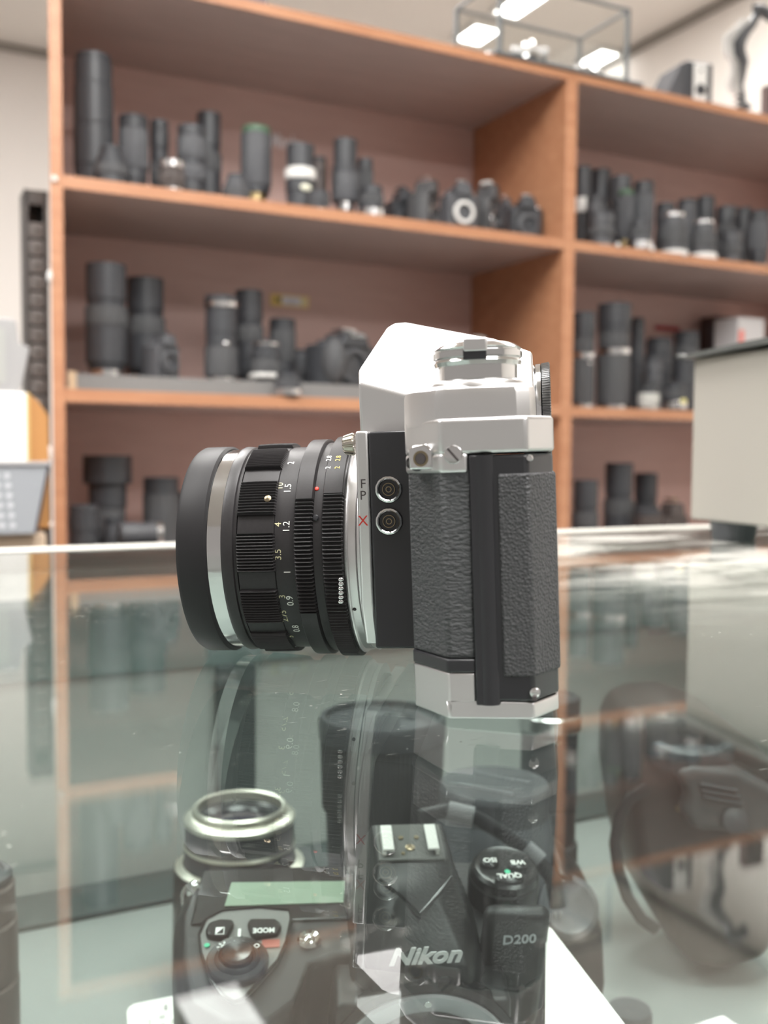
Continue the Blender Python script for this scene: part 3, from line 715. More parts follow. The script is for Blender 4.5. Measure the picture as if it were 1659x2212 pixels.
D = [
 (1260, 363, 42, .14, 'whiteband', 'tall lens with a white band near its top against the divider', {}),
 (1298, 369, 48, .18, 'zoomhood', 'tall black hooded lens, second from the divider in the right bay', {}),
 (1342, 383, 48, .13, 'zoomhood', 'tall dark lens, third from the divider in the right bay', {'base': k2}),
 (1286, 426, 40, .085, 'prime', 'grey black lens in front of the first tall lenses of the right bay', {'base': k2}),
 (1298, 462, 62, .035, 'prime', 'wide low black lens with metallic top rim beside the divider', {'base': k2}),
 (1352, 412, 36, .085, 'greentop', 'slim grey lens with brass neck between two tall dark lenses', {'grip': k2, 'base': k2}),
 (1391, 395, 46, .09, 'zoom', 'textured grey black zoom with a flat top, fourth tall lens from the divider', {'grip': k2}),
 (1384, 478, 54, .035, 'midsilver', 'short black lens with coloured figures in front of the textured zoom', {'base': k2}),
 (1438, 441, 44, .12, 'prime', 'lens with a blue glint in the gap right of the textured zoom', {'base': k2}),
 (1485, 433, 48, .14, 'tube', 'dark lens behind the first round white cap', {'base': k2}),
 (1525, 426, 42, .13, 'tube', 'dark lens slightly taller than its neighbours above the round white caps', {}),
 (1455, 462, 66, .05, 'capbase', 'black lens standing on a round white cap, left of two such', {'base': k2}),
 (1520, 478, 60, .035, 'capbase', 'black lens standing on a round white cap, right of two such', {'base': k2}),
 (1570, 449, 46, .11, 'ringmid', 'dark lens with a metallic middle ring right of the white caps', {}),
 (1607, 450, 40, .15, 'tube', 'plain dark lens, second from the right edge at the back', {}),
 (1580, 500, 48, .045, 'prime', 'short black lens in the front row right of the white caps', {'base': k2}),
 (1640, 458, 46, .07, 'zoom', 'grey black lens cut by the right edge of the photo on the upper shelf', {'grip': k2}),
]
for cx, top, wp, w, st, lab, kw in D: stock(cx, top, wp, w, ZA, st, lab, GD, **kw)
# grey tray on the middle shelf
u0, _, z0 = bc(158, 803, .045); u1, _, _ = bc(800, 835, .045)
TZ = ZB+.0263
traym = mat('grey_tray', (.20, .195, .19), .6)
tr = thing('riser_board', 'long grey board lying along the middle shelf of the left bay', 'board', UW(u0, .045, ZB+.0002), AL)
G().prism([(.004, 0), (SD0-u0-.02, 0), (SD0-u0-.02, .22), (.048, .22)], 'z', 0, .026).obj('board', traym, tr, .001)
G().prism([(-.009, -.004), (.004, -.004), (.048, .222), (.035, .222)], 'z', 0, .029).obj('end_strip', mat('pale_wood_end', (.55, .40, .26), .5), tr, .001)
B = [
 (229, 573, 94, .11, 'zoomhood', 'large black zoom lens with tall hood at the left of the middle shelf', {}),
 (314, 603, 86, .17, 'zoomhood', 'large black lens standing just behind the leftmost hooded zoom', {}),
 (478, 641, 76, .09, 'ringtop', 'black lens with a silver ring near its top and a metal knob', {'badge': (silv, .43, .006)}),
 (538, 629, 66, .16, 'zoomhood', 'tall black lens behind the one with the silver top ring', {}),
 (610, 690, 60, .16, 'zoom', 'black zoom lens below the left part of the yellow sign', {}),
 (575, 735, 74, .075, 'whitebase', 'black lens with a white ring around its base', {}),
 (649, 756, 40, .19, 'prime', 'short dark lens left of the modern camera on the middle shelf', {'base': k2}),
]
for cx, top, wp, w, st, lab, kw in B: stock(cx, top, wp, w, TZ, st, lab, GB, **kw)
stock(622, 806, 64, .014, ZB, 'midsilver', 'small black lens standing on the wood in front of the grey board', GB, base=k2)
slr('old folding style camera body beside the large hooded lenses', 350, 718, 72, .085, TZ, GB, rot=.35, body=k2, mount=k2, shoe=k2)
cam2 = slr('modern black camera with rounded grip and bright lettering on the middle shelf', 742, 712, 158, .10, TZ, GB, rot=.25, body=k1, mount=k2, shoe=silv, depth=.07)
G().ell((-.045, -.03, .04), (.022, .024, .042), 20, 12).obj('grip', k3, cam2)
text('maker_lettering', 'Canon', .012, (.0, -.0425, .088), (1, 0, 0), (0, -.3, 1), white_b, cam2)
slr('camera with silver top peeping over the white prism of the front camera', 1030, 727, 130, .10, TZ, GB, rot=0, body=k2, mount=k2, shoe=silv)
Eb = [
 (1262, 676, 52, .06, 'ringmid', 'dark lens with silver ring pressed against the divider on the middle shelf', {'badge': (silv, .47, .005)}),
 (1328, 658, 76, .08, 'ringmid', 'tallest lens of the middle right bay with a silver ring half way up', {}),
 (1378, 687, 32, .16, 'tube', 'slim black lens showing behind the tallest one of the middle right bay', {}),
 (1424, 731, 62, .16, 'tube', 'broad dark lens under the red label', {}),
 (1412, 770, 42, .09, 'prime', 'grey black lens in front of the broad one under the red label', {'base': k2}),
 (1483, 718, 56, .15, 'zoom', 'dark lens right of the red label behind the yellow badged lens', {}),
 (1402, 838, 48, .035, 'clear', 'small lens in milky plastic near the shelf edge', {'base': clearp}),
 (1459, 829, 54, .04, 'midsilver', 'short black lens with a silver ring and a yellow oval badge', {'badge': (badgey, .34, .009)}),
 (1480, 780, 50, .09, 'tube', 'dark lens just left of the grey machine corner', {}),
 (1560, 704, 74, .23, 'zoomhood', 'black lens showing above the machine lid beside the white box', {}),
]
for cx, top, wp, w, st, lab, kw in Eb: stock(cx, top, wp, w, ZB, st, lab, GE, **kw)
def carton(label, x0, x1, ytop, w, zs, m, group, dep=.08, cat='box'):
    ua, _, z = bc(x0, ytop, w); ub, _, _ = bc(x1, ytop, w)
    t = thing('carton', label, cat, UW((ua+ub)/2, w, zs), AL, group)
    a = (ub-ua)/2
    G().box((-a, 0, 0), (a, dep, z-zs)).obj('carton_body', m, t, .001)
    return t, a, z-zs
cm = mat('pale_card', (.62, .60, .60), .6); rm_ = mat('pink_red_print', (.78, .22, .18), .6); bm2 = mat('dark_brown_card', (.10, .065, .06), .6)
carton('dark brown box standing behind the lenses beside the white box', 1546, 1600, 682, .27, ZB, bm2, GE, .05)
t, a, hh = carton('white box with a red patch above the grey machine', 1595, 1652, 684, .09, ZB, cm, GE, .07)
G().box((-a+.003, -.0006, hh-.062), (-a+.018, .0002, hh-.028)).obj('printed_patch', rm_, t, label='red printed patch')
Cc = [
 (232, 984, 96, .155, 'flare', 'lens with a wide flaring hood low in the left bay', {}),
 (348, 1031, 80, .14, 'zoom', 'wide black lens right of the flaring hood low in the left bay', {}),
 (182, 1091, 66, .06, 'prime', 'short black lens beside the left post on the lower shelf', {}),
 (395, 1062, 40, .17, 'tube', 'dark lens half hidden by the front camera lens', {}),
 (246, 1118, 44, .09, 'prime', 'grey black lens in front of the flaring hood', {'base': k2}),
]
for cx, top, wp, w, st, lab, kw in Cc: stock(cx, top, wp, w, ZC, st, lab, GC_, **kw)
# lens lying on its side across others: stands on a small dark box
u0, _, z0 = bc(262, 1130, .03); u1, _, z1 = bc(352, 1177, .03)
r0 = (z0-z1)/2*.98
db, a, hh = carton('flat dark box under the lens lying on its side', 258, 352, 1182, .012, ZC, k1, GC_, .06)
t = thing('camera_lens', 'lens lying on its side with a silver end, low in the left bay', 'lens', UW(u0, .042, ZC+hh+r0+.0004), AL, GC_)
G().lathe([(0, 0), (0, r0*.9), (.003, r0), (.03, r0), (.031, r0*.93), (.045, r0*.93), (.046, r0), (u1-u0-.009, r0)], (0, 0, 0), (1, 0, 0), 36).obj('barrel', k2, t)
G().lathe([(u1-u0-.009, r0*.8), (u1-u0-.009, r0), (u1-u0, r0*.98), (u1-u0, 0)], (0, 0, 0), (1, 0, 0), 36).obj('lens_mount', silv, t)
Ff = [
 (1266, 1037, 58, .06, 'zoomhood', 'dark lens next to the divider low in the right bay', {}),
 (1338, 1000, 66, .12, 'zoomhood', 'tallest dark lens low in the right bay', {}),
 (1396, 1022, 54, .17, 'zoomhood', 'dark lens right of the tallest one low in the right bay', {}),
]
for cx, top, wp, w, st, lab, kw in Ff: stock(cx, top, wp, w, ZC, st, lab, GF, **kw)
slr('dark camera with a brown glint low in the right bay beside the machine', 1450, 1076, 84, .09, ZC, GF, body=k4, mount=k4, shoe=gold)
stock(1400, 1100, 62, .045, ZC, 'prime', 'squat brown black lens in front of the low right lenses', GF, base=k4)

# signs on the back panel
def plaque(label, x0, y0, x1, y1, m, cat='sign', name='shelf_sign'):
    w = BD-.002
    ua, _, za = bc(x0, y0, w); ub, _, zb = bc(x1, y1, w)
    t = thing(name, label, cat, UW((ua+ub)/2, w, (za+zb)/2), AL)
    a, b = (ub-ua)/2, abs(za-zb)/2
    if m: G().box((-a, -.0008, -b), (a, .002, b)).obj('plate', m, t, .0006)
    return t, a, b
t, a, b = plaque('yellow and white sign with a dark initial on the middle back panel', 585, 634, 667, 666, mat('sign_yellow', (.92, .70, .22), .5))
G().box((-a*.42, -.0011, -b*.78), (a*.55, -.0007, b*.78)).obj('sign_field', mat('sign_white', (.9, .9, .95), .5), t, label='pale field of the sign')
G().box((a*.55, -.0011, -b*.78), (a*.93, -.0007, b*.78)).obj('sign_field', mat('sign_cream', (.9, .82, .52), .5), t, label='cream end of the sign')
text('lettering', 'N', b*1.3, (-a*.62, -.0013, 0), (1, 0, 0), (0, 0, 1), darkp, t, bold=.0006)
text('lettering', 'ikon', b*1.0, (a*.12, -.0013, -b*.1), (1, 0, 0), (0, 0, 1), mat('sign_pale_grey', (.42, .42, .44), .5), t, shear=.2)
t, a, b = plaque('white lettering on the upper back panel between two lenses', 586, 297, 650, 318, None)
text('lettering', 'Minolta', .040, (0, -.0005, 0), (1, 0, 0), (0, 0, 1), mat('letter_pale', (.95, .92, .95), .4), t, bold=.0009, sx=.5)
t, a, b = plaque('small red label on the middle back panel of the right bay', 1415, 702, 1468, 717, mat('label_red', (.42, .03, .04), .5))
# ------------------------------------------------------------------ on top of the bookcase
dk = mat('dark_frame_metal', (.13, .14, .145), .5)
gx = glass('showcase_glass', (.97, .975, .97))
gb = thing('glass_showcase', 'small glass showcase with dark frame on top of the bookcase', 'showcase', UW(.221, 0, ZT), AL)
gw, gd, gh, q = .296, .155, .14, .0052
G().box((-.012, -.006, 0), (gw+.03, gd+.01, .006)).obj('base_board', dk, gb, .001)
for (x_, y_) in ((0, 0), (gw-q*1.6, 0), (0, gd-q), (gw-q, gd-q)):
    G().box((x_, y_, .006), (x_+q*1.5, y_+q*1.2, gh)).obj('frame_post', dk, gb, .0005)
for a_, b_ in (((0, 0, gh-q), (gw, q, gh)), ((0, gd-q, gh-q), (gw, gd, gh)), ((0, 0, gh-q), (q, gd, gh)), ((gw-q, 0, gh-q), (gw, gd, gh))):
    G().box(a_, b_).obj('frame_rail', dk, gb, .0005)
for a_, b_ in (((q, .001, .006), (gw-q, .0025, gh-q)), ((.001, q, .006), (.0025, gd-q, gh-q)), ((gw-.0025, q, .006), (gw-.001, gd-q, gh-q)), ((q, gd-.0025, .006), (gw-q, gd-.001, gh-q))):
    G().box(a_, b_).obj('glass_pane', gx, gb)
GT_ = 'silver cameras inside the glass showcase'
def scam(u, w, wd, hh, rot, label):
    t = thing('vintage_camera', label, 'camera', UW(.221+u, w, ZT+.006), AL+rot, GT_)
    a, d = wd/2, .015
    G().prism([(-a, 0), (-a*.8, -d), (a*.8, -d), (a, 0), (a*.8, d), (-a*.8, d)], 'z', 0, hh*.55).obj('body', gcam, t, .002)
    G().box((-a*.95, -d*.9, hh*.55), (a*.95, d*.9, hh*.75)).obj('top_plate', chrome, t, .002)
    G().ell((0, 0, hh*.78), (a*.34, d*.9, hh*.22), 16, 10).obj('finder_hump', silv, t)
    G().lathe([(0, 0), (0, hh*.28), (.012, hh*.28), (.014, hh*.22), (.012, 0)], (0, -d, hh*.32), (0, -1, 0), 28).obj('lens', silv, t)
    G().lathe([(0, 0), (0, hh*.17), (.001, hh*.16), (.001, 0)], (0, -d-.0125, hh*.32), (0, -1, 0), 24).obj('front_glass', lensg, t)
    return t
scam(.045, .085, .055, .040, .2, 'low silver camera near the left post of the glass showcase')
scam(.115, .075, .075, .070, -.3, 'tallest silver and black camera in the middle of the glass showcase')
scam(.190, .085, .05, .040, .3, 'small dark camera right of the middle in the glass showcase')
scam(.246, .070, .055, .050, -.1, 'silver camera near the right post of the glass showcase')
# dark object at the top left of the bookcase
u0, _, z0 = bc(440, 0, .02); u1, _, z1 = bc(575, 5, .02)
t = thing('carrying_case', 'dark case on top of the bookcase cut by the top edge of the photo', 'case', UW(u0-.06, .012, ZT), AL)
G().box((-.02, 0, 0), (u1-u0+.06, .12, .05)).obj('case_body', mat('dark_case', (.14, .13, .15), .5), t, .004)
G().tube([(.03, .06, .05), (.035, .06, .065), (.09, .06, .065), (.095, .06, .05)], .004).obj('handle', k1, t)
# box camera
u0, _, z0 = bc(1483, 132, .03); u1, _, z1 = bc(1533, 145, .03)
wd = u1-u0
t = thing('box_camera', 'old black box camera with a silver face plate on top of the bookcase', 'camera', UW(u0+.0, .03, ZT), AL-.15)
hh = z0-ZT+.002
G().box((0, 0, .002), (wd, .085, hh)).obj('body', k1, t, .002)
G().prism([(-.048, .002), (0, .002), (0, hh-.004), (-.008, hh-.004)], 'y', .004, .08).obj('bellows_cover', k2, t, .001, label='sloping black side')
G().box((wd*.28, -.002, .008), (wd*.78, .001, hh-.004)).obj('face_plate', white_b, t, .001, label='silver face plate')
G().lathe([(0, 0), (0, .011), (.003, .011), (.004, .008), (.002, 0)], (wd*.53, -.002, hh*.36), (0, -1, 0), 26).obj('lens', k1, t)
G().lathe([(0, 0), (0, .003), (.001, .003), (.001, 0)], (wd*.53, -.002, hh*.8), (0, -1, 0), 14).obj('finder_window', k1, t)
for x_ in (.006, wd-.006): G().lathe([(0, .003), (.0025, .003)], (x_, .01, 0), (0, 0, 1), 12).add([], []).obj('foot', silv, t)
# film reel tower / curly strip stand
t = None
pts = [(1607, 222), (1600, 205), (1597, 185), (1600, 160), (1603, 135), (1594, 118), (1592, 100), (1600, 82), (1612, 64), (1625, 50), (1634, 34), (1632, 18), (1645, 22), (1668, 36)]
base = bc(1605, 228, .06)
t = thing('curly_strip_stand', 'twisting black stand with a frilled pale edge on top of the bookcase', 'stand', UW(base[0], .06, ZT), AL)
loc = []
for p_ in pts:
    u, w, z = bc(p_[0], p_[1], .06); loc.append(Vector((u-base[0], 0, z-ZT)))
loc[0].z = 0.0
rr = [.013, .012, .011, .013, .017, .021, .021, .016, .014, .012, .010, .011, .014, .015]
G().tube(loc, rr, 10, .6).obj('stem', k1, t)
fr_ = G()
for i in range(46):
    f = i/45*(9); a_ = int(f); p_ = loc[a_].lerp(loc[min(a_+1, len(loc)-1)], f-a_)
    r_ = rr[a_]
    fr_.box((-r_-.015+.004*math.sin(i*.7), -.004, -.0007), (-r_*.5, .004, .0007)) if False else fr_.add(*(lambda g_: (g_.v, g_.f))(G().box((-r_-.018+.004*math.sin(i*.5), -.006, -.0013), (-r_*.3, .006, .0013)).xf(Matrix.Translation((p_.x, 0, max(p_.z, .002))))))
fr_.obj('frilled_edge', mat('pale_strip', (.55, .54, .52), .4), t, label='pale frilled edge')
G().ell((.008, 0, .036), (.016, .01, .007), 14, 8).obj('clamp', k1, t)
G().box((-.004, -.006, 0), (.012, .006, .022)).obj('stand_foot', k2, t, .001)
u, w, z = bc(1662, 192, .05)
t = thing('small_frame', 'brown edge of an object at the far right of the bookcase top', 'frame', UW(u, .05, ZT), AL)
G().box((-.004, 0, 0), (.05, .02, z-ZT+.009)).obj('frame_body', bm2, t, .001)
G().box((.002, -.001, .004), (.044, .0, z-ZT+.003)).obj('frame_face', k4, t)

# ------------------------------------------------------------------ left of the bookcase
beige = mat('beige_card', (.60, .46, .34), .7); beigew = mat('white_card', (.92, .90, .86), .55)
u0, _, _ = bc(52, 408, .16); 
_, _, zt_ = bc(52, 408, .16)
rk_ = thing('storage_rack', 'tall dark grey rack of narrow drawers behind the left post', 'rack', UW(u0, .16, FLOOR), AL)
rw = -.524-u0; rh = zt_-FLOOR
darkr = mat('rack_frame', (.085, .08, .078), .5); drawm = mat('rack_drawer', (.20, .19, .185), .5)
G().box((0, 0, 0), (.006, .05, rh)).box((rw-.006, 0, 0), (rw, .05, rh)).box((0, .044, 0), (rw, .05, rh)).box((0, 0, rh-.022), (rw, .05, rh)).obj('rack_frame', darkr, rk_, .0006)
z = rh-.05; i = 0
while z > rh-.50:
    g = G().box((.007, .002, z-.0235), (rw-.007, .043, z+.0))
    dr = g.obj('drawer', drawm, rk_, .002)
    G().box((rw*.4, -.001, z-.014), (rw*.62, .003, z-.010)).obj('handle', darkr, dr)
    z -= .0275; i += 1
# base cabinet, drawer unit, white box, desk phone
def at_px(x, y, w): return bc(x, y, w)
WL = -.16
ub, _, zb_ = bc(100, 1150, WL-.02)
be = thing('beige_cabinet', 'beige cabinet under the grey perforated tray at the left edge', 'cabinet', UW(ub, WL-.02, FLOOR), AL)
G().box((-.40, 0, 0), (0, .16, zb_-FLOOR)).obj('cabinet_body', beige, be, .004)
G().box((-.39, -.003, .3), (-.01, 0, zb_-FLOOR-.02)).obj('cabinet_door', beige, be, .001)
ut, _, ztt = bc(108, 997, WL-.04)
tg = mat('tray_grey', (.33, .345, .37), .5); tgl = mat('tray_hole_light', (.62, .63, .66), .4)
ty = thing('perforated_tray', 'grey tray with rows of round holes at the left edge', 'tray', UW(ut, WL-.04, zb_), AL)
th_ = ztt-zb_
uu0 = -.40
g = G()
# sloping right side, wall panels
G().prism([(uu0, .0005), (-.020, .0005), (-.003, th_-.004), (uu0, th_-.004)], 'y', 0, .004).obj('front_wall', tg, ty, .0008)
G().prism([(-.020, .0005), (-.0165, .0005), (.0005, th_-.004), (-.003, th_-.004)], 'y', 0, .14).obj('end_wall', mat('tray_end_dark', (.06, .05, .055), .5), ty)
G().box((uu0, .001, .0005), (-.018, .14, .003)).obj('tray_floor', tg, ty)
G().prism([(uu0, .0005), (-.020, .0005), (-.003, th_-.004), (uu0, th_-.004)], 'y', .136, .14).obj('back_wall', tg, ty)
G().box((uu0, -.003, th_-.005), (.002, .004, th_)).box((uu0, .136, th_-.005), (.002, .142, th_)).box((-.004, 0, th_-.005), (.002, .14, th_)).obj('rim', mat('tray_rim', (.42, .41, .42), .4), ty, .001)
for r_ in range(6):
    for c_ in range(10):
        x_ = -.052-c_*.0125+r_*.0012; z_ = th_-.018-r_*.0125
        G().lathe([(0, 0), (0, .0036), (.0006, .0034), (.0009, 0)], (x_, 0, z_), (0, -1, 0), 10).obj('hole', tgl, ty, label='pale round hole')
ox, _, zw0 = bc(62, 992, WL-.0); 
zbase = zb_+.0035
wx = thing('white_box', 'bright white box with orange brown side at the left edge', 'box', UW(ox, WL, zbase), AL)
_, _, zwt = bc(62, 848, WL)
G().box((-.36, 0, 0), (0, .09, zwt-zbase)).obj('box_front', beigew, wx, .0015)
G().prism([(0, 0), (.026, 0), (.026, zwt-zbase-.030), (.012, zwt-zbase-.010), (0, zwt-zbase)], 'y', .002, .09).obj('box_side', mat('orange_brown_side', (.50, .24, .08), .5), wx, .002, label='orange brown side')
G().box((-.002, -.001, 0), (.002, .003, zwt-zbase)).obj('box_edge', mat('yellow_tape', (.62, .42, .16), .5), wx)
mu, _, mz = bc(40, 690, WL+.02)
mn = thing('desk_monitor', 'pale grey screen housing standing on the white box at the left edge', 'monitor', UW(mu, WL+.015, zwt), AL)
hm = mz-zwt
hous = mat('pale_housing', (.38, .37, .37), .5)
G().prism([(-.22, 0), (-.006, 0), (.002, .006), (.013, hm*.62), (.0, hm*.68), (-.003, hm*.96), (-.008, hm), (-.22, hm)], 'y', 0, .05).obj('housing', hous, mn, .002)
G().box((-.22, -.001, hm*.12), (-.017, .001, hm*.86)).obj('screen', mat('grey_screen', (.42, .42, .40), .35), mn)
G().prism([(-.22, -.0), (.0, .0), (.0, .003), (-.22, .003)], 'y', -.01, .06).obj('foot', hous, mn)
u, _, z = bc(104, 978, -.003)
cl = thing('white_clip', 'small white clip on the bookcase left post above the tray', 'clip', UW(u, -.001, z), AL)
G().ell((0, -.002, 0), (.006, .004, .011), 14, 10).obj('clip_body', whit, cl)
u, _, z = bc(107, 597, -.003)
cl = thing('white_clip', 'tiny white clip on the left post beside the dark rack', 'clip', UW(u, -.001, z), AL)
G().ell((0, -.002, 0), (.0035, .003, .009), 14, 10).obj('clip_body', whit, cl)

# ------------------------------------------------------------------ grey machine on the counter
mp = Vector((.2209, .725, 0))
e1 = Vector((.30, -.954, 0)).normalized(); e2 = Vector((.954, .30, 0)).normalized()
MM = Matrix(((e1.x, e2.x, 0, mp.x), (e1.y, e2.y, 0, mp.y), (0, 0, 1, 0), (0, 0, 0, 1)))
mc = thing('cash_machine', 'putty grey machine with dark lid and black feet standing on the counter', 'machine', mtx=MM)
put = mat('putty_plastic', (.40, .375, .335), .55, 0., ('noise', 900, .1, .0004))
zb2, zt2 = .0138, .1285
G().box((0, 0, zb2), (.20, .28, zt2)).obj('housing', put, mc, .0015)
G().box((-.002, .004, zb2+.001), (.0, .27, zb2+.0022)).obj('seam', k2, mc)
lid = mat('dark_lid', (.10, .105, .10), .35)
pr = [(a_, b_+.004) for a_, b_ in [(-.0135, .1268), (-.010, .1262), (-.004, .1246), (.004, .1247), (.06, .1262), (.21, .128), (.21, .1325), (.06, .130), (.004, .1275), (-.004, .1268), (-.010, .1285), (-.0135, .1290)]]
G().loft([[Vector((a_, b_, c_)) for a_, c_ in pr] for b_ in (-.006, .285)]).obj('lid', lid, mc)
for (a_, b_) in ((.027, .0172), (.17, .0172), (.027, .24), (.17, .24)):
    G().lathe([(0, 0), (0, .0138), (.001, .0145), (zb2, .0163), (zb2, 0)], (a_, b_, 0), (0, 0, 1), 36).obj('foot', k2, mc, label='black rubber foot')

# ------------------------------------------------------------------ inside the case
pw = mat('print_white', (.80, .80, .78), .5)
lcdm = mat('lcd_green', (.20, .27, .20), .35)
green = mat('green_paint', (.05, .50, .28), .4)
YAW2, TL = .09, .29
er = Vector((math.cos(YAW2), math.sin(YAW2), 0)); ef = Vector((-math.sin(YAW2), math.cos(YAW2), 0)); zz = Vector((0, 0, 1))
ey2 = ef*math.cos(TL)+zz*math.sin(TL); ez2 = zz*math.cos(TL)-ef*math.sin(TL)
DO = ony(615, 1930, .36)+er*.045-ey2*.018-ez2*.001
DM = Matrix(((er.x, ey2.x, ez2.x, DO.x), (er.y, ey2.y, ez2.y, DO.y), (er.z, ey2.z, ez2.z, DO.z), (0, 0, 0, 1)))
DMI = DM.inverted()
def DL(px, py, z=None, y=None):
    """pixel -> local point of the camera body on its plane z or y"""
    n = ez2 if z is not None else ey2
    P = hit(px, py, DO+n*(z if z is not None else y), n)
    return DMI @ P
dslr = thing('digital_camera', 'black digital camera body without lens under the glass, lettered on its face', 'camera', mtx=DM)
bodyk = mat('camera_black_skin', (.014, .014, .015), .40, 0., ('noise', 2600, .25, .0001), spec=.5)
bodys = mat('camera_black_smooth', (.012, .012, .013), .25, spec=.45)
# main slab, plan outline (front to the viewer = -y)
def ovl(pts): return [Vector(p) for p in pts]
pl = [(-.083, -.010), (-.078, -.030), (-.066, -.040), (-.052, -.040), (-.043, -.032), (-.038, -.016), (-.030, -.012), (.034, -.012), (.042, -.014), (.0465, -.006), (.048, .010), (.047, .030), (.042, .036), (-.070, .036), (-.082, .028), (-.085, .010)]
low_z = -.090
secs = []
for z_, k_ in ((low_z, .93), (low_z+.006, .985), (-.05, 1.), (-.012, 1.), (-.004, .985), (0.0, .95)):
    secs.append([Vector((a_*k_ if a_ < 0 else a_*k_, b_*k_, z_)) for a_, b_ in pl])
body = G().loft(secs).obj('body', bodyk, dslr, .0015, 3, angle=40)
# shoulder on the left carrying the display
G().loft([[Vector((x_, y_, z_)) for x_, y_ in ((-.078, .004), (-.022, .004), (-.020, .033), (-.076, .033))] for z_ in (-.004, .0008)]).obj('display_frame', bodys, dslr, .0012)
c0 = DL(485, 1957, z=.0012); c1 = DL(742, 1949, z=.0012); c2 = DL(745, 1903, z=.0012); c3 = DL(500, 1906, z=.0012)
G().add([c0, c1, c2, c3]+[p+Vector((0, 0, -.0012)) for p in (c0, c1, c2, c3)], [(0,1,2,3), (7,6,5,4), (0,4,5,1), (1,5,6,2), (2,6,7,3), (3,7,4,0)]).obj('display', lcdm, dslr, label='grey green display')
# control cluster plate
cl_px = [(445, 1985), (480, 1967), (560, 1960), (625, 1966), (629, 1985), (618, 2035), (600, 2075), (560, 2120), (525, 2158), (505, 2164), (480, 2150), (452, 2110), (435, 2060), (430, 2020)]
cz = .0018
out = [DL(x_, y_, z=cz) for x_, y_ in cl_px]
cx_ = sum((p for p in out), Vector())/len(out)
G().loft([[Vector((p.x, p.y, -.006)) for p in out], [Vector((p.x, p.y, cz)) for p in out]]).obj('control_plate', mat('plate_grey', (.16, .16, .155), .4), dslr, .0006, label='grey shield shaped control plate')
rimp = [p+Vector((0, 0, .0002)) for p in out]; rimp.append(rimp[0])
G().tube(rimp, .0005, 6).obj('plate_rim', bodys, dslr)
# release button with power ring
pb = DL(513, 2082, z=cz)
G().lathe([(0, .0104), (.0016, .0104), (.0024, .0098), (.0026, .0076)], pb, (0, 0, 1), 56).obj('power_ring', bodys, dslr)
G().lathe([(.002, .0076), (.0034, .0068), (.0038, .0062), (.0030, .0056)], pb, (0, 0, 1), 44).obj('button_collar', bodyk, dslr)
G().lathe([(.001, .0053), (.0048, .0053), (.0056, .0045), (.0052, .0025), (.0048, 0)], pb, (0, 0, 1), 44).obj('shutter_button', bodys, dslr)
ND = Vector((-1, 0, 0)); NU = Vector((0, -1, 0))   # lettering on the top reads from behind the camera
def tt(txt, px, py, z, size, m=pw, rot=0, name='lettering', bold=.0001, parent=None, sx=1.):
    p = DL(px, py, z=z)
    ex_ = (Matrix.Rotation(rot, 3, 'Z') @ ND); ey_ = (Matrix.Rotation(rot, 3, 'Z') @ NU)
    return text(name, txt, size, p, ex_, ey_, m, parent or dslr, ext=.00005, bold=bold, sx=sx)
# mode and compensation buttons
def btn(pxs, z0, z1, nm='button'):
    o_ = [DL(x_, y_, z=cz) for x_, y_ in pxs]
    return G().loft([[Vector((p.x, p.y, z0)) for p in o_], [Vector((p.x, p.y, z1)) for p in o_]]).obj(nm, bodys, dslr, .0009)
b1 = btn([(534, 2002), (540, 1992), (594, 1992), (606, 2000), (608, 2012), (600, 2024), (552, 2032), (542, 2026)], cz-.001, cz+.0020, 'mode_button')
b2 = btn([(452, 2000), (475, 1993), (502, 1994), (507, 2002), (492, 2030), (475, 2034), (450, 2030), (443, 2018)], cz-.001, cz+.0020, 'compensation_button')
tt('MODE', 570, 2009, cz+.0022, .0031, bold=.00009, sx=.85)
p = DL(475, 2011, z=cz+.0021)
G().box((p.x-.0015, p.y-.0017, p.z), (p.x+.0015, p.y+.0017, p.z+.0001)).obj('icon_frame', pw, dslr)
G().add([(p.x+.0012, p.y-.0014, p.z+.0002), (p.x-.0012, p.y-.0014, p.z+.0002), (p.x+.0012, p.y+.0014, p.z+.0002)], [(0, 1, 2)]).obj('icon_half', bodys, dslr)
tt('ON', 517, 2036, cz+.0030, .0025, rot=-.05, bold=.00006)
tt('OFF', 548, 2046, cz+.0030, .0025, rot=.65, bold=.00006)
p = DL(484, 2046, z=cz+.0030)
sun = G().lathe([(0, 0), (.0001, .0011), (.0002, 0)], p, (0, 0, 1), 14)
for k in range(8):
    a_ = k*PI/4
    sun.add(*(lambda g_: (g_.v, g_.f))(G().box((.0015, -.00025, 0), (.0024, .00025, .0001)).xf(Matrix.Translation(p) @ Matrix.Rotation(a_, 4, 'Z'))))
sun.obj('lamp_icon', pw, dslr, label='white lamp icon')
p = DL(517, 2018, z=cz+.0003); G().box((p.x-.0005, p.y-.0024, p.z), (p.x+.0005, p.y+.0024, p.z+.0002)).obj('index_mark', pw, dslr)
p = DL(447, 2042, z=cz+.0003); G().lathe([(0, 0), (.0001, .0010), (.0002, .0009), (.0002, 0)], p, (0, 0, 1), 16).obj('green_dot', green, dslr)
p = DL(585, 2038, z=cz+.0003); G().box((p.x-.003, p.y-.0018, p.z), (p.x+.003, p.y+.0018, p.z+.0001)).obj('red_mark', mat('faint_red', (.35, .09, .07), .5), dslr)
# silver stud on the body top
p = DL(668, 2034, z=0)
G().lathe([(-.002, .0042), (.001, .0042), (.0020, .0034), (.0014, .0022), (.0022, .0013), (.0026, 0)], (p.x, p.y, .0), (0, 0, 1), 32).obj('preview_stud', polish, dslr)
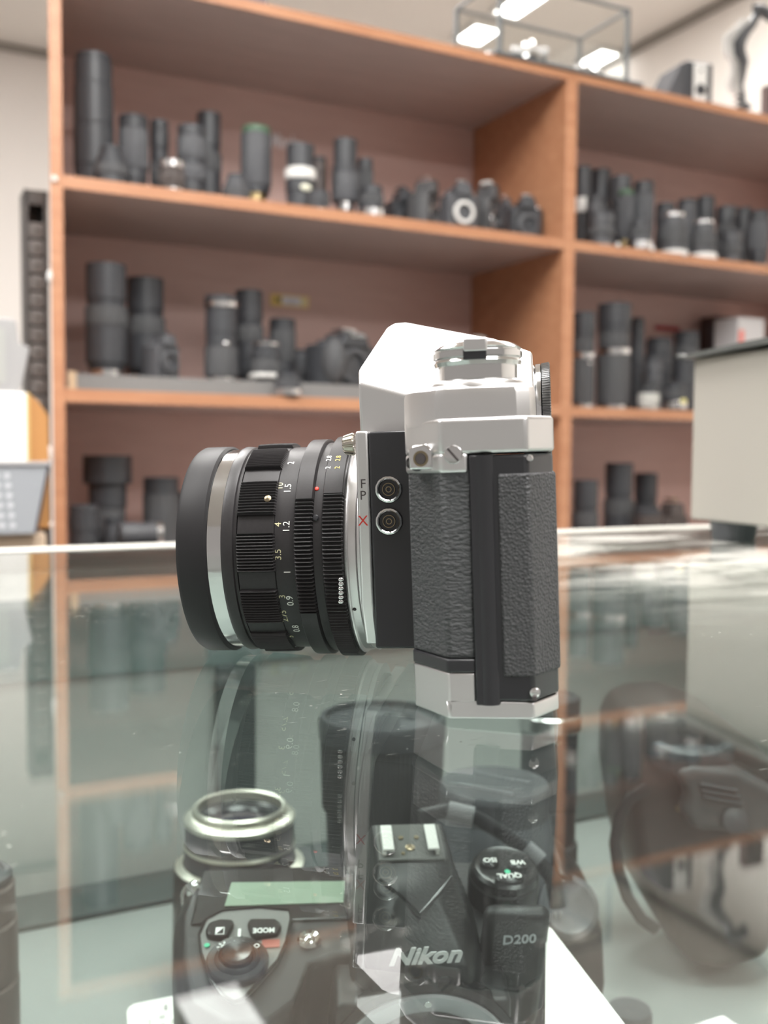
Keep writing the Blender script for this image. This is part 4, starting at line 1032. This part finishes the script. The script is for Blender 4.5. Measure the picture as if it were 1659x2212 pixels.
# prism hump (wedge with a V shaped lower edge)
hz = .026
def hp(px, py, z): q_ = DL(px, py, z=z); return Vector((q_.x, q_.y, z))
HK = .82
hs = [
 [(-.023, .026), (.024, .026), (.031, .004), (.030, -.018), (.022, -.030), (-.018, -.030), (-.027, -.018), (-.028, .004)],
 [(-.021, .026), (.022, .026), (.027, .002), (.026, -.016), (.020, -.027), (-.017, -.027), (-.023, -.016), (-.024, .002)],
 [(-.017, .026), (.018, .026), (.0195, .004), (.0185, -.004), (.010, -.012), (-.008, -.012), (-.0155, -.004), (-.0165, .004)],
 [(-.0155, .025), (.0165, .025), (.0165, .006), (.0155, .003), (.008, .000), (-.006, .000), (-.0135, .003), (-.0145, .006)]]
G().loft([[Vector((a_*HK-.001, b_, z_)) for a_, b_ in s_] for s_, z_ in zip(hs, (-.004, .007, .0215, .0255))]).obj('prism_hump', bodyk, dslr, .0016, 3, angle=50)
# V crease
cr_ = [Vector(q) for q in ((-.0125, -.0030, .0238), (-.006, -.0095, .0218), (0, -.0160, .0192), (.0068, -.0095, .0218), (.0125, -.0030, .0238))]
G().tube(cr_, [.0006, .0009, .0012, .0009, .0006], 8).obj('hump_crease', bodys, dslr)
# hot shoe
G().box((-.0125, .003, .0250), (.0110, .0225, .0268)).obj('shoe_bed', mat('shoe_plate', (.10, .10, .095), .4), dslr, .0006)
for (a_, b_) in ((-.0108, -.0068), (.0050, .0090)):
    G().box((a_, .0050, .0286), (b_, .0185, .0296)).box((a_ if a_ < 0 else b_-.0012, .0050, .0262), (a_+.0012 if a_ < 0 else b_, .0185, .0290)).obj('shoe_rail', white_b, dslr, .0003, label='bright metal shoe rail')
for (a_, b_, r_) in ((-.0008, .009, .0017), (-.0036, .0145, .0009), (.002, .0145, .0009), (-.0036, .006, .0007)):
    G().lathe([(0, r_), (.0005, r_), (.0007, r_*.7), (.0007, 0)], (a_, b_, .0267), (0, 0, 1), 20).obj('contact', gold, dslr)
# dial stack on the right
pd = DL(1088, 1896, z=.008)
G().lathe([(-.014, .0125), (-.003, .0132), (.001, .0130), (.002, .0122)], (pd.x, pd.y, .008), (0, 0, 1), 80, fn=lambda i, a_, r: r*(1-.02*(math.sin(a_*40) > 0)) if i in (0, 1) else r).obj('mode_dial', bodyk, dslr, weld=False)
G().lathe([(.0015, .0125), (.0045, .0120), (.0055, .0108), (.0050, .0090), (.0053, .004), (.0053, 0)], (pd.x, pd.y, .008), (0, 0, 1), 60).obj('dial_top', bodys, dslr)
for (px, py, t_) in ((1058, 1863, 'ISO'), (1118, 1868, 'WB'), (1100, 1897, 'QUAL')):
    q_ = DL(px, py, z=.0140)
    G().ell((q_.x, q_.y, .0136), (.0052 if t_ == 'QUAL' else .0036, .0028, .0014), 22, 8).obj('dial_button', bodys, dslr)
    text('lettering', t_, .0033, (q_.x, q_.y, .0152), ND, NU, pw, dslr, ext=.00005, bold=.00007)
q_ = DL(1096, 1884, z=.0150); G().lathe([(0, 0), (.0001, .0011), (.0002, 0)], (q_.x, q_.y, .0152), (0, 0, 1), 14).obj('green_dot', green, dslr)
# front lettering
FY = -.0305
def front_pt(px, py, y): return DL(px, py, y=y)
G().prism([(-.028, -.004), (.030, -.004), (.032, -.030), (-.030, -.030)], 'y', -.0302, -.010).obj('front_collar', bodyk, dslr, .002)
q_ = front_pt(918, 2066, -.0306)
text('lettering', 'Nikon', .0092, (q_.x, -.0306, q_.z), (1, 0, .02), (0, 0, 1), mat('print_silver', (.62, .62, .62), .45), dslr, ext=.0002, shear=.28, bold=.00028)
q_ = front_pt(1122, 2030, -.0152)
G().prism([(q_.x-.014, q_.z-.04), (q_.x+.010, q_.z-.04), (q_.x+.011, q_.z+.010), (q_.x-.012, q_.z+.011)], 'y', -.0150, -.008).obj('side_panel', bodyk, dslr, .0035)
text('lettering', 'D200', .0052, (q_.x, -.0152, q_.z), (1, 0, .03), (0, 0, 1), mat('print_dim_silver', (.42, .44, .46), .4), dslr, ext=.00012, bold=.0001)
# lens mount
q_ = front_pt(915, 2290, -.031)
mc_ = (q_.x, -.030, q_.z)
G().lathe([(-.004, .0325), (.001, .0325), (.002, .0300)], mc_, (0, -1, 0), 72).obj('mount_collar', bodys, dslr)
mrng = mat('mount_grey_metal', (.42, .43, .45), .35, .8)
mr = G().lathe([(0, .0220), (.0025, .0225), (.0030, .0235), (.0030, .0288), (.0024, .0295), (0, .0295)], mc_, (0, -1, 0), 80).obj('mount_ring', mrng, dslr)
for a_ in (35, 90, 145, 210, 270, 330):
    ra = math.radians(a_)
    G().lathe([(0, .0013), (.0003, .0012), (.0003, .0004), (.0001, 0)], (mc_[0]+math.cos(ra)*.0262, -.033, mc_[2]+math.sin(ra)*.0262), (0, -1, 0), 14).obj('screw', polish, mr)
G().lathe([(.001, .0222), (-.010, .019), (-.010, 0)], mc_, (0, -1, 0), 60).obj('mirror_chamber', blackm, dslr)
q_ = front_pt(1071, 2181, -.031); G().lathe([(0, .0016), (.0008, .0012), (.0008, 0)], (q_.x, -.0145, q_.z), (0, -1, 0), 16).obj('white_index_dot', pw, dslr)
# strap eyelet at the left shoulder
p = DL(425, 1925, z=-.002)
G().lathe([(-.001, .0022), (.001, .0032), (.003, .0030), (.004, .0016), (.004, 0)], p, (-.6, -.3, .7), 20).obj('strap_eyelet', polish, dslr)
ring_ = [p+Vector((-.002-.003*math.cos(k*PI/8), -.002-.003*math.sin(k*PI/8), -.001-.003*math.sin(k*PI/8))) for k in range(17)]
G().tube(ring_, .0009, 8).obj('strap_ring', polish, dslr)
# rest the camera: lowest vertex onto the shelf
low = min((DM @ v.co).z for v in body.data.vertices)
print('dslr lowest', low, 'shelf', CF)

# ------------------------------------------------------------------ other stock inside the case
GI = 'camera gear inside the glass counter'
def case_top(px, py, D): return ony(px, py, D)
def upright(px, py, hw, D):
    P = ony(px, py, D); return P, hw*(P-CP).dot(fw)/FPX, P.z-CF
P, R, hh = upright(518, 1738, 96, .50)
cl = thing('camera_lens', 'black lens with bright chrome rings standing left under the glass', 'lens', (P.x, P.y, CF), 0, GI)
warmch = mat('warm_chrome', (.80, .77, .68), .38, 1.)
G().lathe([(0, 0), (0, .033), (.012, .034), (hh-.030, .033), (hh-.029, .0300)], seg=64).obj('barrel', bodys, cl)
G().lathe([(hh-.0305, .0325), (hh-.0295, .0325), (hh-.0285, .0300), (hh-.028, .0285)], seg=64).obj('chrome_ring', warmch, cl)
G().lathe([(hh-.029, .0280), (hh-.008, .0272)], seg=64).obj('barrel_band', k1, cl)
G().lathe([(hh-.0205, .0275), (hh-.0195, .0282), (hh-.018, .0275)], seg=64).obj('chrome_ring', warmch, cl)
G().lathe([(hh-.0085, .0262), (hh-.008, .0276), (hh-.0055, .0280), (hh-.004, .0262), (hh-.0035, R+.0014)], seg=64).obj('chrome_ring', warmch, cl)
G().lathe([(hh-.004, R+.001), (hh-.001, R+.0012), (hh, R+.0003), (hh-.0005, R-.0012), (hh-.0045, R-.0016)], seg=64).obj('filter_ring', warmch, cl)
G().lathe([(hh-.0045, R-.0014), (hh-.0060, R*.7), (hh-.008, R*.62)], seg=56).obj('inner_ring', blackm, cl)
G().lathe([(hh-.0085, R*.66), (hh-.0065, R*.35), (hh-.006, 0)], seg=48).obj('front_element', mat('violet_coated_glass', (.02, .008, .03), .08, 0., spec=.8, coat=1.), cl)

P, R, hh = upright(826, 1542, 138, .50)
t = thing('camera_lens', 'large upright black lens with ribbed rim and cap behind the lettered camera', 'lens', (P.x, P.y, CF), 0, GI)
G().lathe([(0, 0), (0, R*.72), (.03, R*.76), (.05, R*.82), (hh-.048, R*.88)], seg=72).obj('barrel', k1, t)
G().lathe([(hh-.048, R*.90), (hh-.046, R*.94), (hh-.012, R*.97), (hh-.011, R*.9)], seg=320, fn=lambda i, a, r: r-(.0006*(math.cos(a*80) > 0) if i in (1, 2) else 0)).obj('grip_ring', k3, t, weld=False)
G().lathe([(hh-.012, R*.9), (hh-.0115, R*.99), (hh-.003, R), (hh-.0005, R*.965), (hh-.0005, R*.90), (hh-.004, R*.88)], seg=72).obj('rim', k1, t)
cap = G().lathe([(hh-.004, R*.89), (hh-.0030, R*.86), (hh-.0030, R*.5), (hh-.0045, R*.46), (hh-.0045, 0)], seg=64).obj('lens_cap', k1, t)
G().box((R*.25, -R*.62, hh-.0042), (R*.7, -R*.12, hh-.0022)).obj('cap_clip', k2, cap, .0006)
P, R, hh = upright(1068, 1690, 120, .455)
t = thing('camera_lens', 'black lens with pinch cap on a grey barrel behind the round dial', 'lens', (P.x, P.y, CF), 0, GI)
G().lathe([(0, 0), (0, R*.95), (.02, R*1.02), (hh-.020, R*1.05), (hh-.0135, R*1.0)], seg=64).obj('barrel', mat('slate_barrel', (.085, .09, .10), .45), t)
G().lathe([(hh-.0140, R*1.0), (hh-.012, R*.99), (hh-.003, R*1.0)], seg=64).obj('black_ring', k1, t)
cap = G().lathe([(hh-.003, R), (hh-.001, R*.985), (hh, R*.95), (hh-.0006, R*.90), (hh-.0006, 0)], seg=64).obj('lens_cap', k1, t)
for s_ in (-1, 1):
    G().box((-R*.55, -.0016, 0), (R*.55, .0016, .0012)).xf(Matrix.Translation((0, s_*R*.36, hh-.0012)) @ Matrix.Rotation(0, 4, 'Z')).xf(Matrix.Rotation(-.55, 4, 'Z')).obj('pinch_tab', k2, cap, .0004)
P, R, hh = upright(1188, 1502, 66, .56)
lens_thing('tall slim black lens just right of the film camera base, below the glass', (P.x, P.y, CF), R, hh, 'ringtop', GI, k1, k3, rz=0)
P, R, hh = upright(-62, 1886, 96, .42)
lens_thing('dark rounded lens cut by the lower left edge of the photo', (P.x, P.y, CF), R, hh, 'tube', GI, k4, k4, rz=0)
P, R, hh = upright(1360, 2178, 48, .465)
t = thing('lens_cap', 'small dark cap lying at the bottom right edge under the glass', 'cap', (P.x, P.y, CF), 0, GI)
G().lathe([(0, 0), (0, R), (hh-.002, R), (hh, R*.93), (hh, R*.8), (hh-.001, 0)], seg=72, fn=lambda i, a, r: r*(1-.03*(math.sin(a*18) > 0)) if i in (1, 2) else r).obj('cap_body', k2, t, weld=False)
# strap lying over the gear
t = thing('camera_strap', 'black camera strap with grey buckles crossing behind the hot shoe', 'strap')
sp = [ony(x_, y_, D_) for x_, y_, D_ in ((905, 1765, .415), (960, 1752, .420), (1030, 1768, .418), (1085, 1800, .412), (1130, 1832, .408), (1170, 1868, .405), (1195, 1900, .405), (1205, 1960, .41))]
G().tube(sp, .0034, 10, .3).obj('webbing', blackm, t)
for i_ in (1, 4):
    a_, b_ = sp[i_], sp[i_+1]
    G().tube([a_.lerp(b_, .1)+Vector((0, -.002, .0015)), a_.lerp(b_, .9)+Vector((0, -.002, .0015))], .0040, 10, .35).obj('buckle', greyp, t)
# body standing on its side at the right
def slab(name, label, cat, pxs, D, th, m, bev, group=GI):
    pts = [ony(x_, y_, D) for x_, y_ in pxs]
    cx_ = sum(p.x for p in pts)/len(pts)
    zmin = min(p.z for p in pts)
    t = thing(name, label, cat, (cx_, D, zmin), 0, group)
    loc = [(p.x-cx_, p.z-zmin) for p in pts]
    k = .88
    mx_ = sum(a for a, b in loc)/len(loc); mz_ = sum(b for a, b in loc)/len(loc)
    secs = []
    for y_, s_ in ((0, .90), (.006, .97), (.014, 1.), (th-.01, 1.), (th, .94)):
        secs.append([Vector((mx_+(a-mx_)*s_, y_, max(mz_+(b-mz_)*s_, 0) if s_ < 1 else b)) for a, b in loc])
    o = G().loft(secs).obj('body', m, t, bev, 3, angle=45)
    return t, cx_, zmin
pxs = [(1352, 1700), (1356, 1600), (1372, 1560), (1420, 1538), (1490, 1534), (1570, 1560), (1650, 1620), (1720, 1700), (1740, 1850), (1720, 2000), (1660, 2086), (1580, 2112), (1510, 2108), (1455, 2050), (1400, 1955), (1372, 1850)]
brn = mat('brown_black_skin', (.05, .04, .038), .45, 0., ('noise', 1500, .25, .0002))
t, cx_, zm = slab('slr_camera', 'large brown black camera standing on end at the right under the glass', 'camera', pxs, .500, .075, brn, .004)
def onp(px, py, D): p = ony(px, py, D); return Vector((p.x-cx_, p.y-.500, p.z-zm))
q_ = onp(1476, 1592, .515)
top_ = G().lathe([(-.004, .027), (.002, .0265), (.006, .0245), (.007, .021), (.005, .018), (.0055, .010), (.006, 0)], q_, (0, -.35, 1), 56).obj('round_cap', k1, t)
# grip block with grooves, button, brass dot
gp = [onp(x_, y_, .488) for x_, y_ in ((1462, 1668), (1500, 1652), (1600, 1664), (1700, 1720), (1740, 1800), (1700, 1850), (1620, 1808), (1560, 1800), (1500, 1796), (1478, 1760), (1490, 1720))]
gb_ = G().loft([[p for p in gp], [p+Vector((0, .016, 0)) for p in gp]]).obj('grip', gcam, t, .004, 4, label='lighter grey hand grip')
for j in range(3):
    a_ = onp(1512+j*3, 1694+j*13, .4872); b_ = onp(1592+j*6, 1708+j*14, .4872)
    G().tube([a_, b_], .0011, 8).obj('grip_rib', k1, gb_)
q_ = onp(1588, 1772, .4868)
G().lathe([(0, .0068), (.001, .0066), (.0016, .0050), (.0020, 0)], q_, (.1, -1, .35), 32).obj('release_button', k1, gb_)
q_ = onp(1465, 1747, .4995); G().ell(q_, (.0016, .0012, .0018), 12, 8).obj('brass_screw', gold, t)
st = [onp(x_, y_, .497) for x_, y_ in ((1400, 1700), (1362, 1725), (1338, 1765), (1328, 1820), (1336, 1880), (1356, 1940), (1385, 1985), (1420, 2010))]
G().tube(st, .0030, 10, .4).obj('strap_loop', blackm, t)
# partly hidden camera right of the lettered one
pxs = [(1200, 1872), (1212, 1868), (1235, 1880), (1284, 1940), (1306, 2010), (1311, 2130), (1298, 2230), (1290, 2350), (1200, 2350)]
t2, cx2, zm2 = slab('slr_camera', 'rounded dark camera half hidden behind the right end of the lettered one', 'camera', pxs, .437, .045, bodyk, .004)
def onp2(px, py, D): p = ony(px, py, D); return Vector((p.x-cx2, p.y-.437, p.z-zm2))
q_ = onp2(1225, 1960, .436)
G().lathe([(-.002, .014), (.003, .0135), (.0045, .011), (.003, .008), (.003, 0)], q_, (.1, -1, .5), 40).obj('dial', k2, t2)
q_ = onp2(1264, 2134, .4368); G().lathe([(0, .0012), (.0006, .001), (.0006, 0)], q_, (0, -1, 0), 14).obj('red_mark', redd, t2)
q_ = onp2(1200, 1965, .436)
for s_ in (-1, 1): G().ell(q_+Vector((s_*.0012, -.006, 0)), (.0006, .0006, .0018), 8, 6).obj('highlight_mark', silv, t2)  # silver dots stand in for small highlights on the body
# white card and handwritten tag
def card(name, label, pxs, D, zr, tilt, m):
    """stiff card on a plane leaning back by tilt, through depth D at height zr"""
    nn = Vector((0, -math.cos(tilt), math.sin(tilt))); P0 = Vector((0, D, zr))
    upv = Vector((0, math.sin(tilt), math.cos(tilt)))
    bs = P0+upv*((CF+.0004-zr)/upv.z)
    pts = [hit(x_, y_, P0, nn) for x_, y_ in pxs]
    cx_ = sum(p.x for p in pts)/len(pts)
    M_ = Matrix(((1, 0, 0, cx_), (0, -nn.y*-1, upv.y, bs.y), (0, nn.z*-1, upv.z, bs.z), (0, 0, 0, 1)))
    M_ = Matrix(((1, 0, 0, cx_), (0, -nn.y, upv.y, bs.y), (0, -nn.z, upv.z, bs.z), (0, 0, 0, 1)))
    t = thing(name, label, 'card', mtx=M_)
    Mi = M_.inverted()
    loc = [Mi @ p for p in pts]
    G().prism([(p.x, max(p.z, 0)) for p in loc], 'y', 0, .0006).obj('sheet', m, t)
    return t, Mi, P0, nn
paper = mat('paper_white', (.90, .88, .85), .6)
card('white_card', 'plain white card leaning beside the right foot of the lettered camera', [(1179, 2003), (1183, 2001), (1192, 2006), (1440, 2330), (1560, 2500), (1176, 2500)], .335, -.11, 1.0, paper)
t, Mi, TP, TN = card('price_tag', 'white tag with upside down handwriting left of the lettered camera', [(274, 2186), (278, 2176), (290, 2168), (400, 2146), (410, 2440), (290, 2440)], .412, -.170, .8, paper)
ink = mat('pencil_ink', (.07, .07, .08), .6)
for (s_, px, py, sz, r_) in (('8', 358, 2176, .0032, .2), ('W', 350, 2196, .0026, .15), ('5', 377, 2190, .0026, .3), ('2', 324, 2208, .0026, .3), ('0', 373, 2206, .0024, .1), ('m', 352, 2214, .0024, .2), ('4', 380, 2168, .0020, .2)):
    q_ = Mi @ hit(px, py, TP, TN)
    ex_ = Vector((-math.cos(r_), 0, -math.sin(r_))); ey_ = Vector((math.sin(r_), 0, -math.cos(r_)))
    text('handwriting', s_, sz, (q_.x, -.0001, q_.z), ex_, ey_, ink, t, ext=.00003)
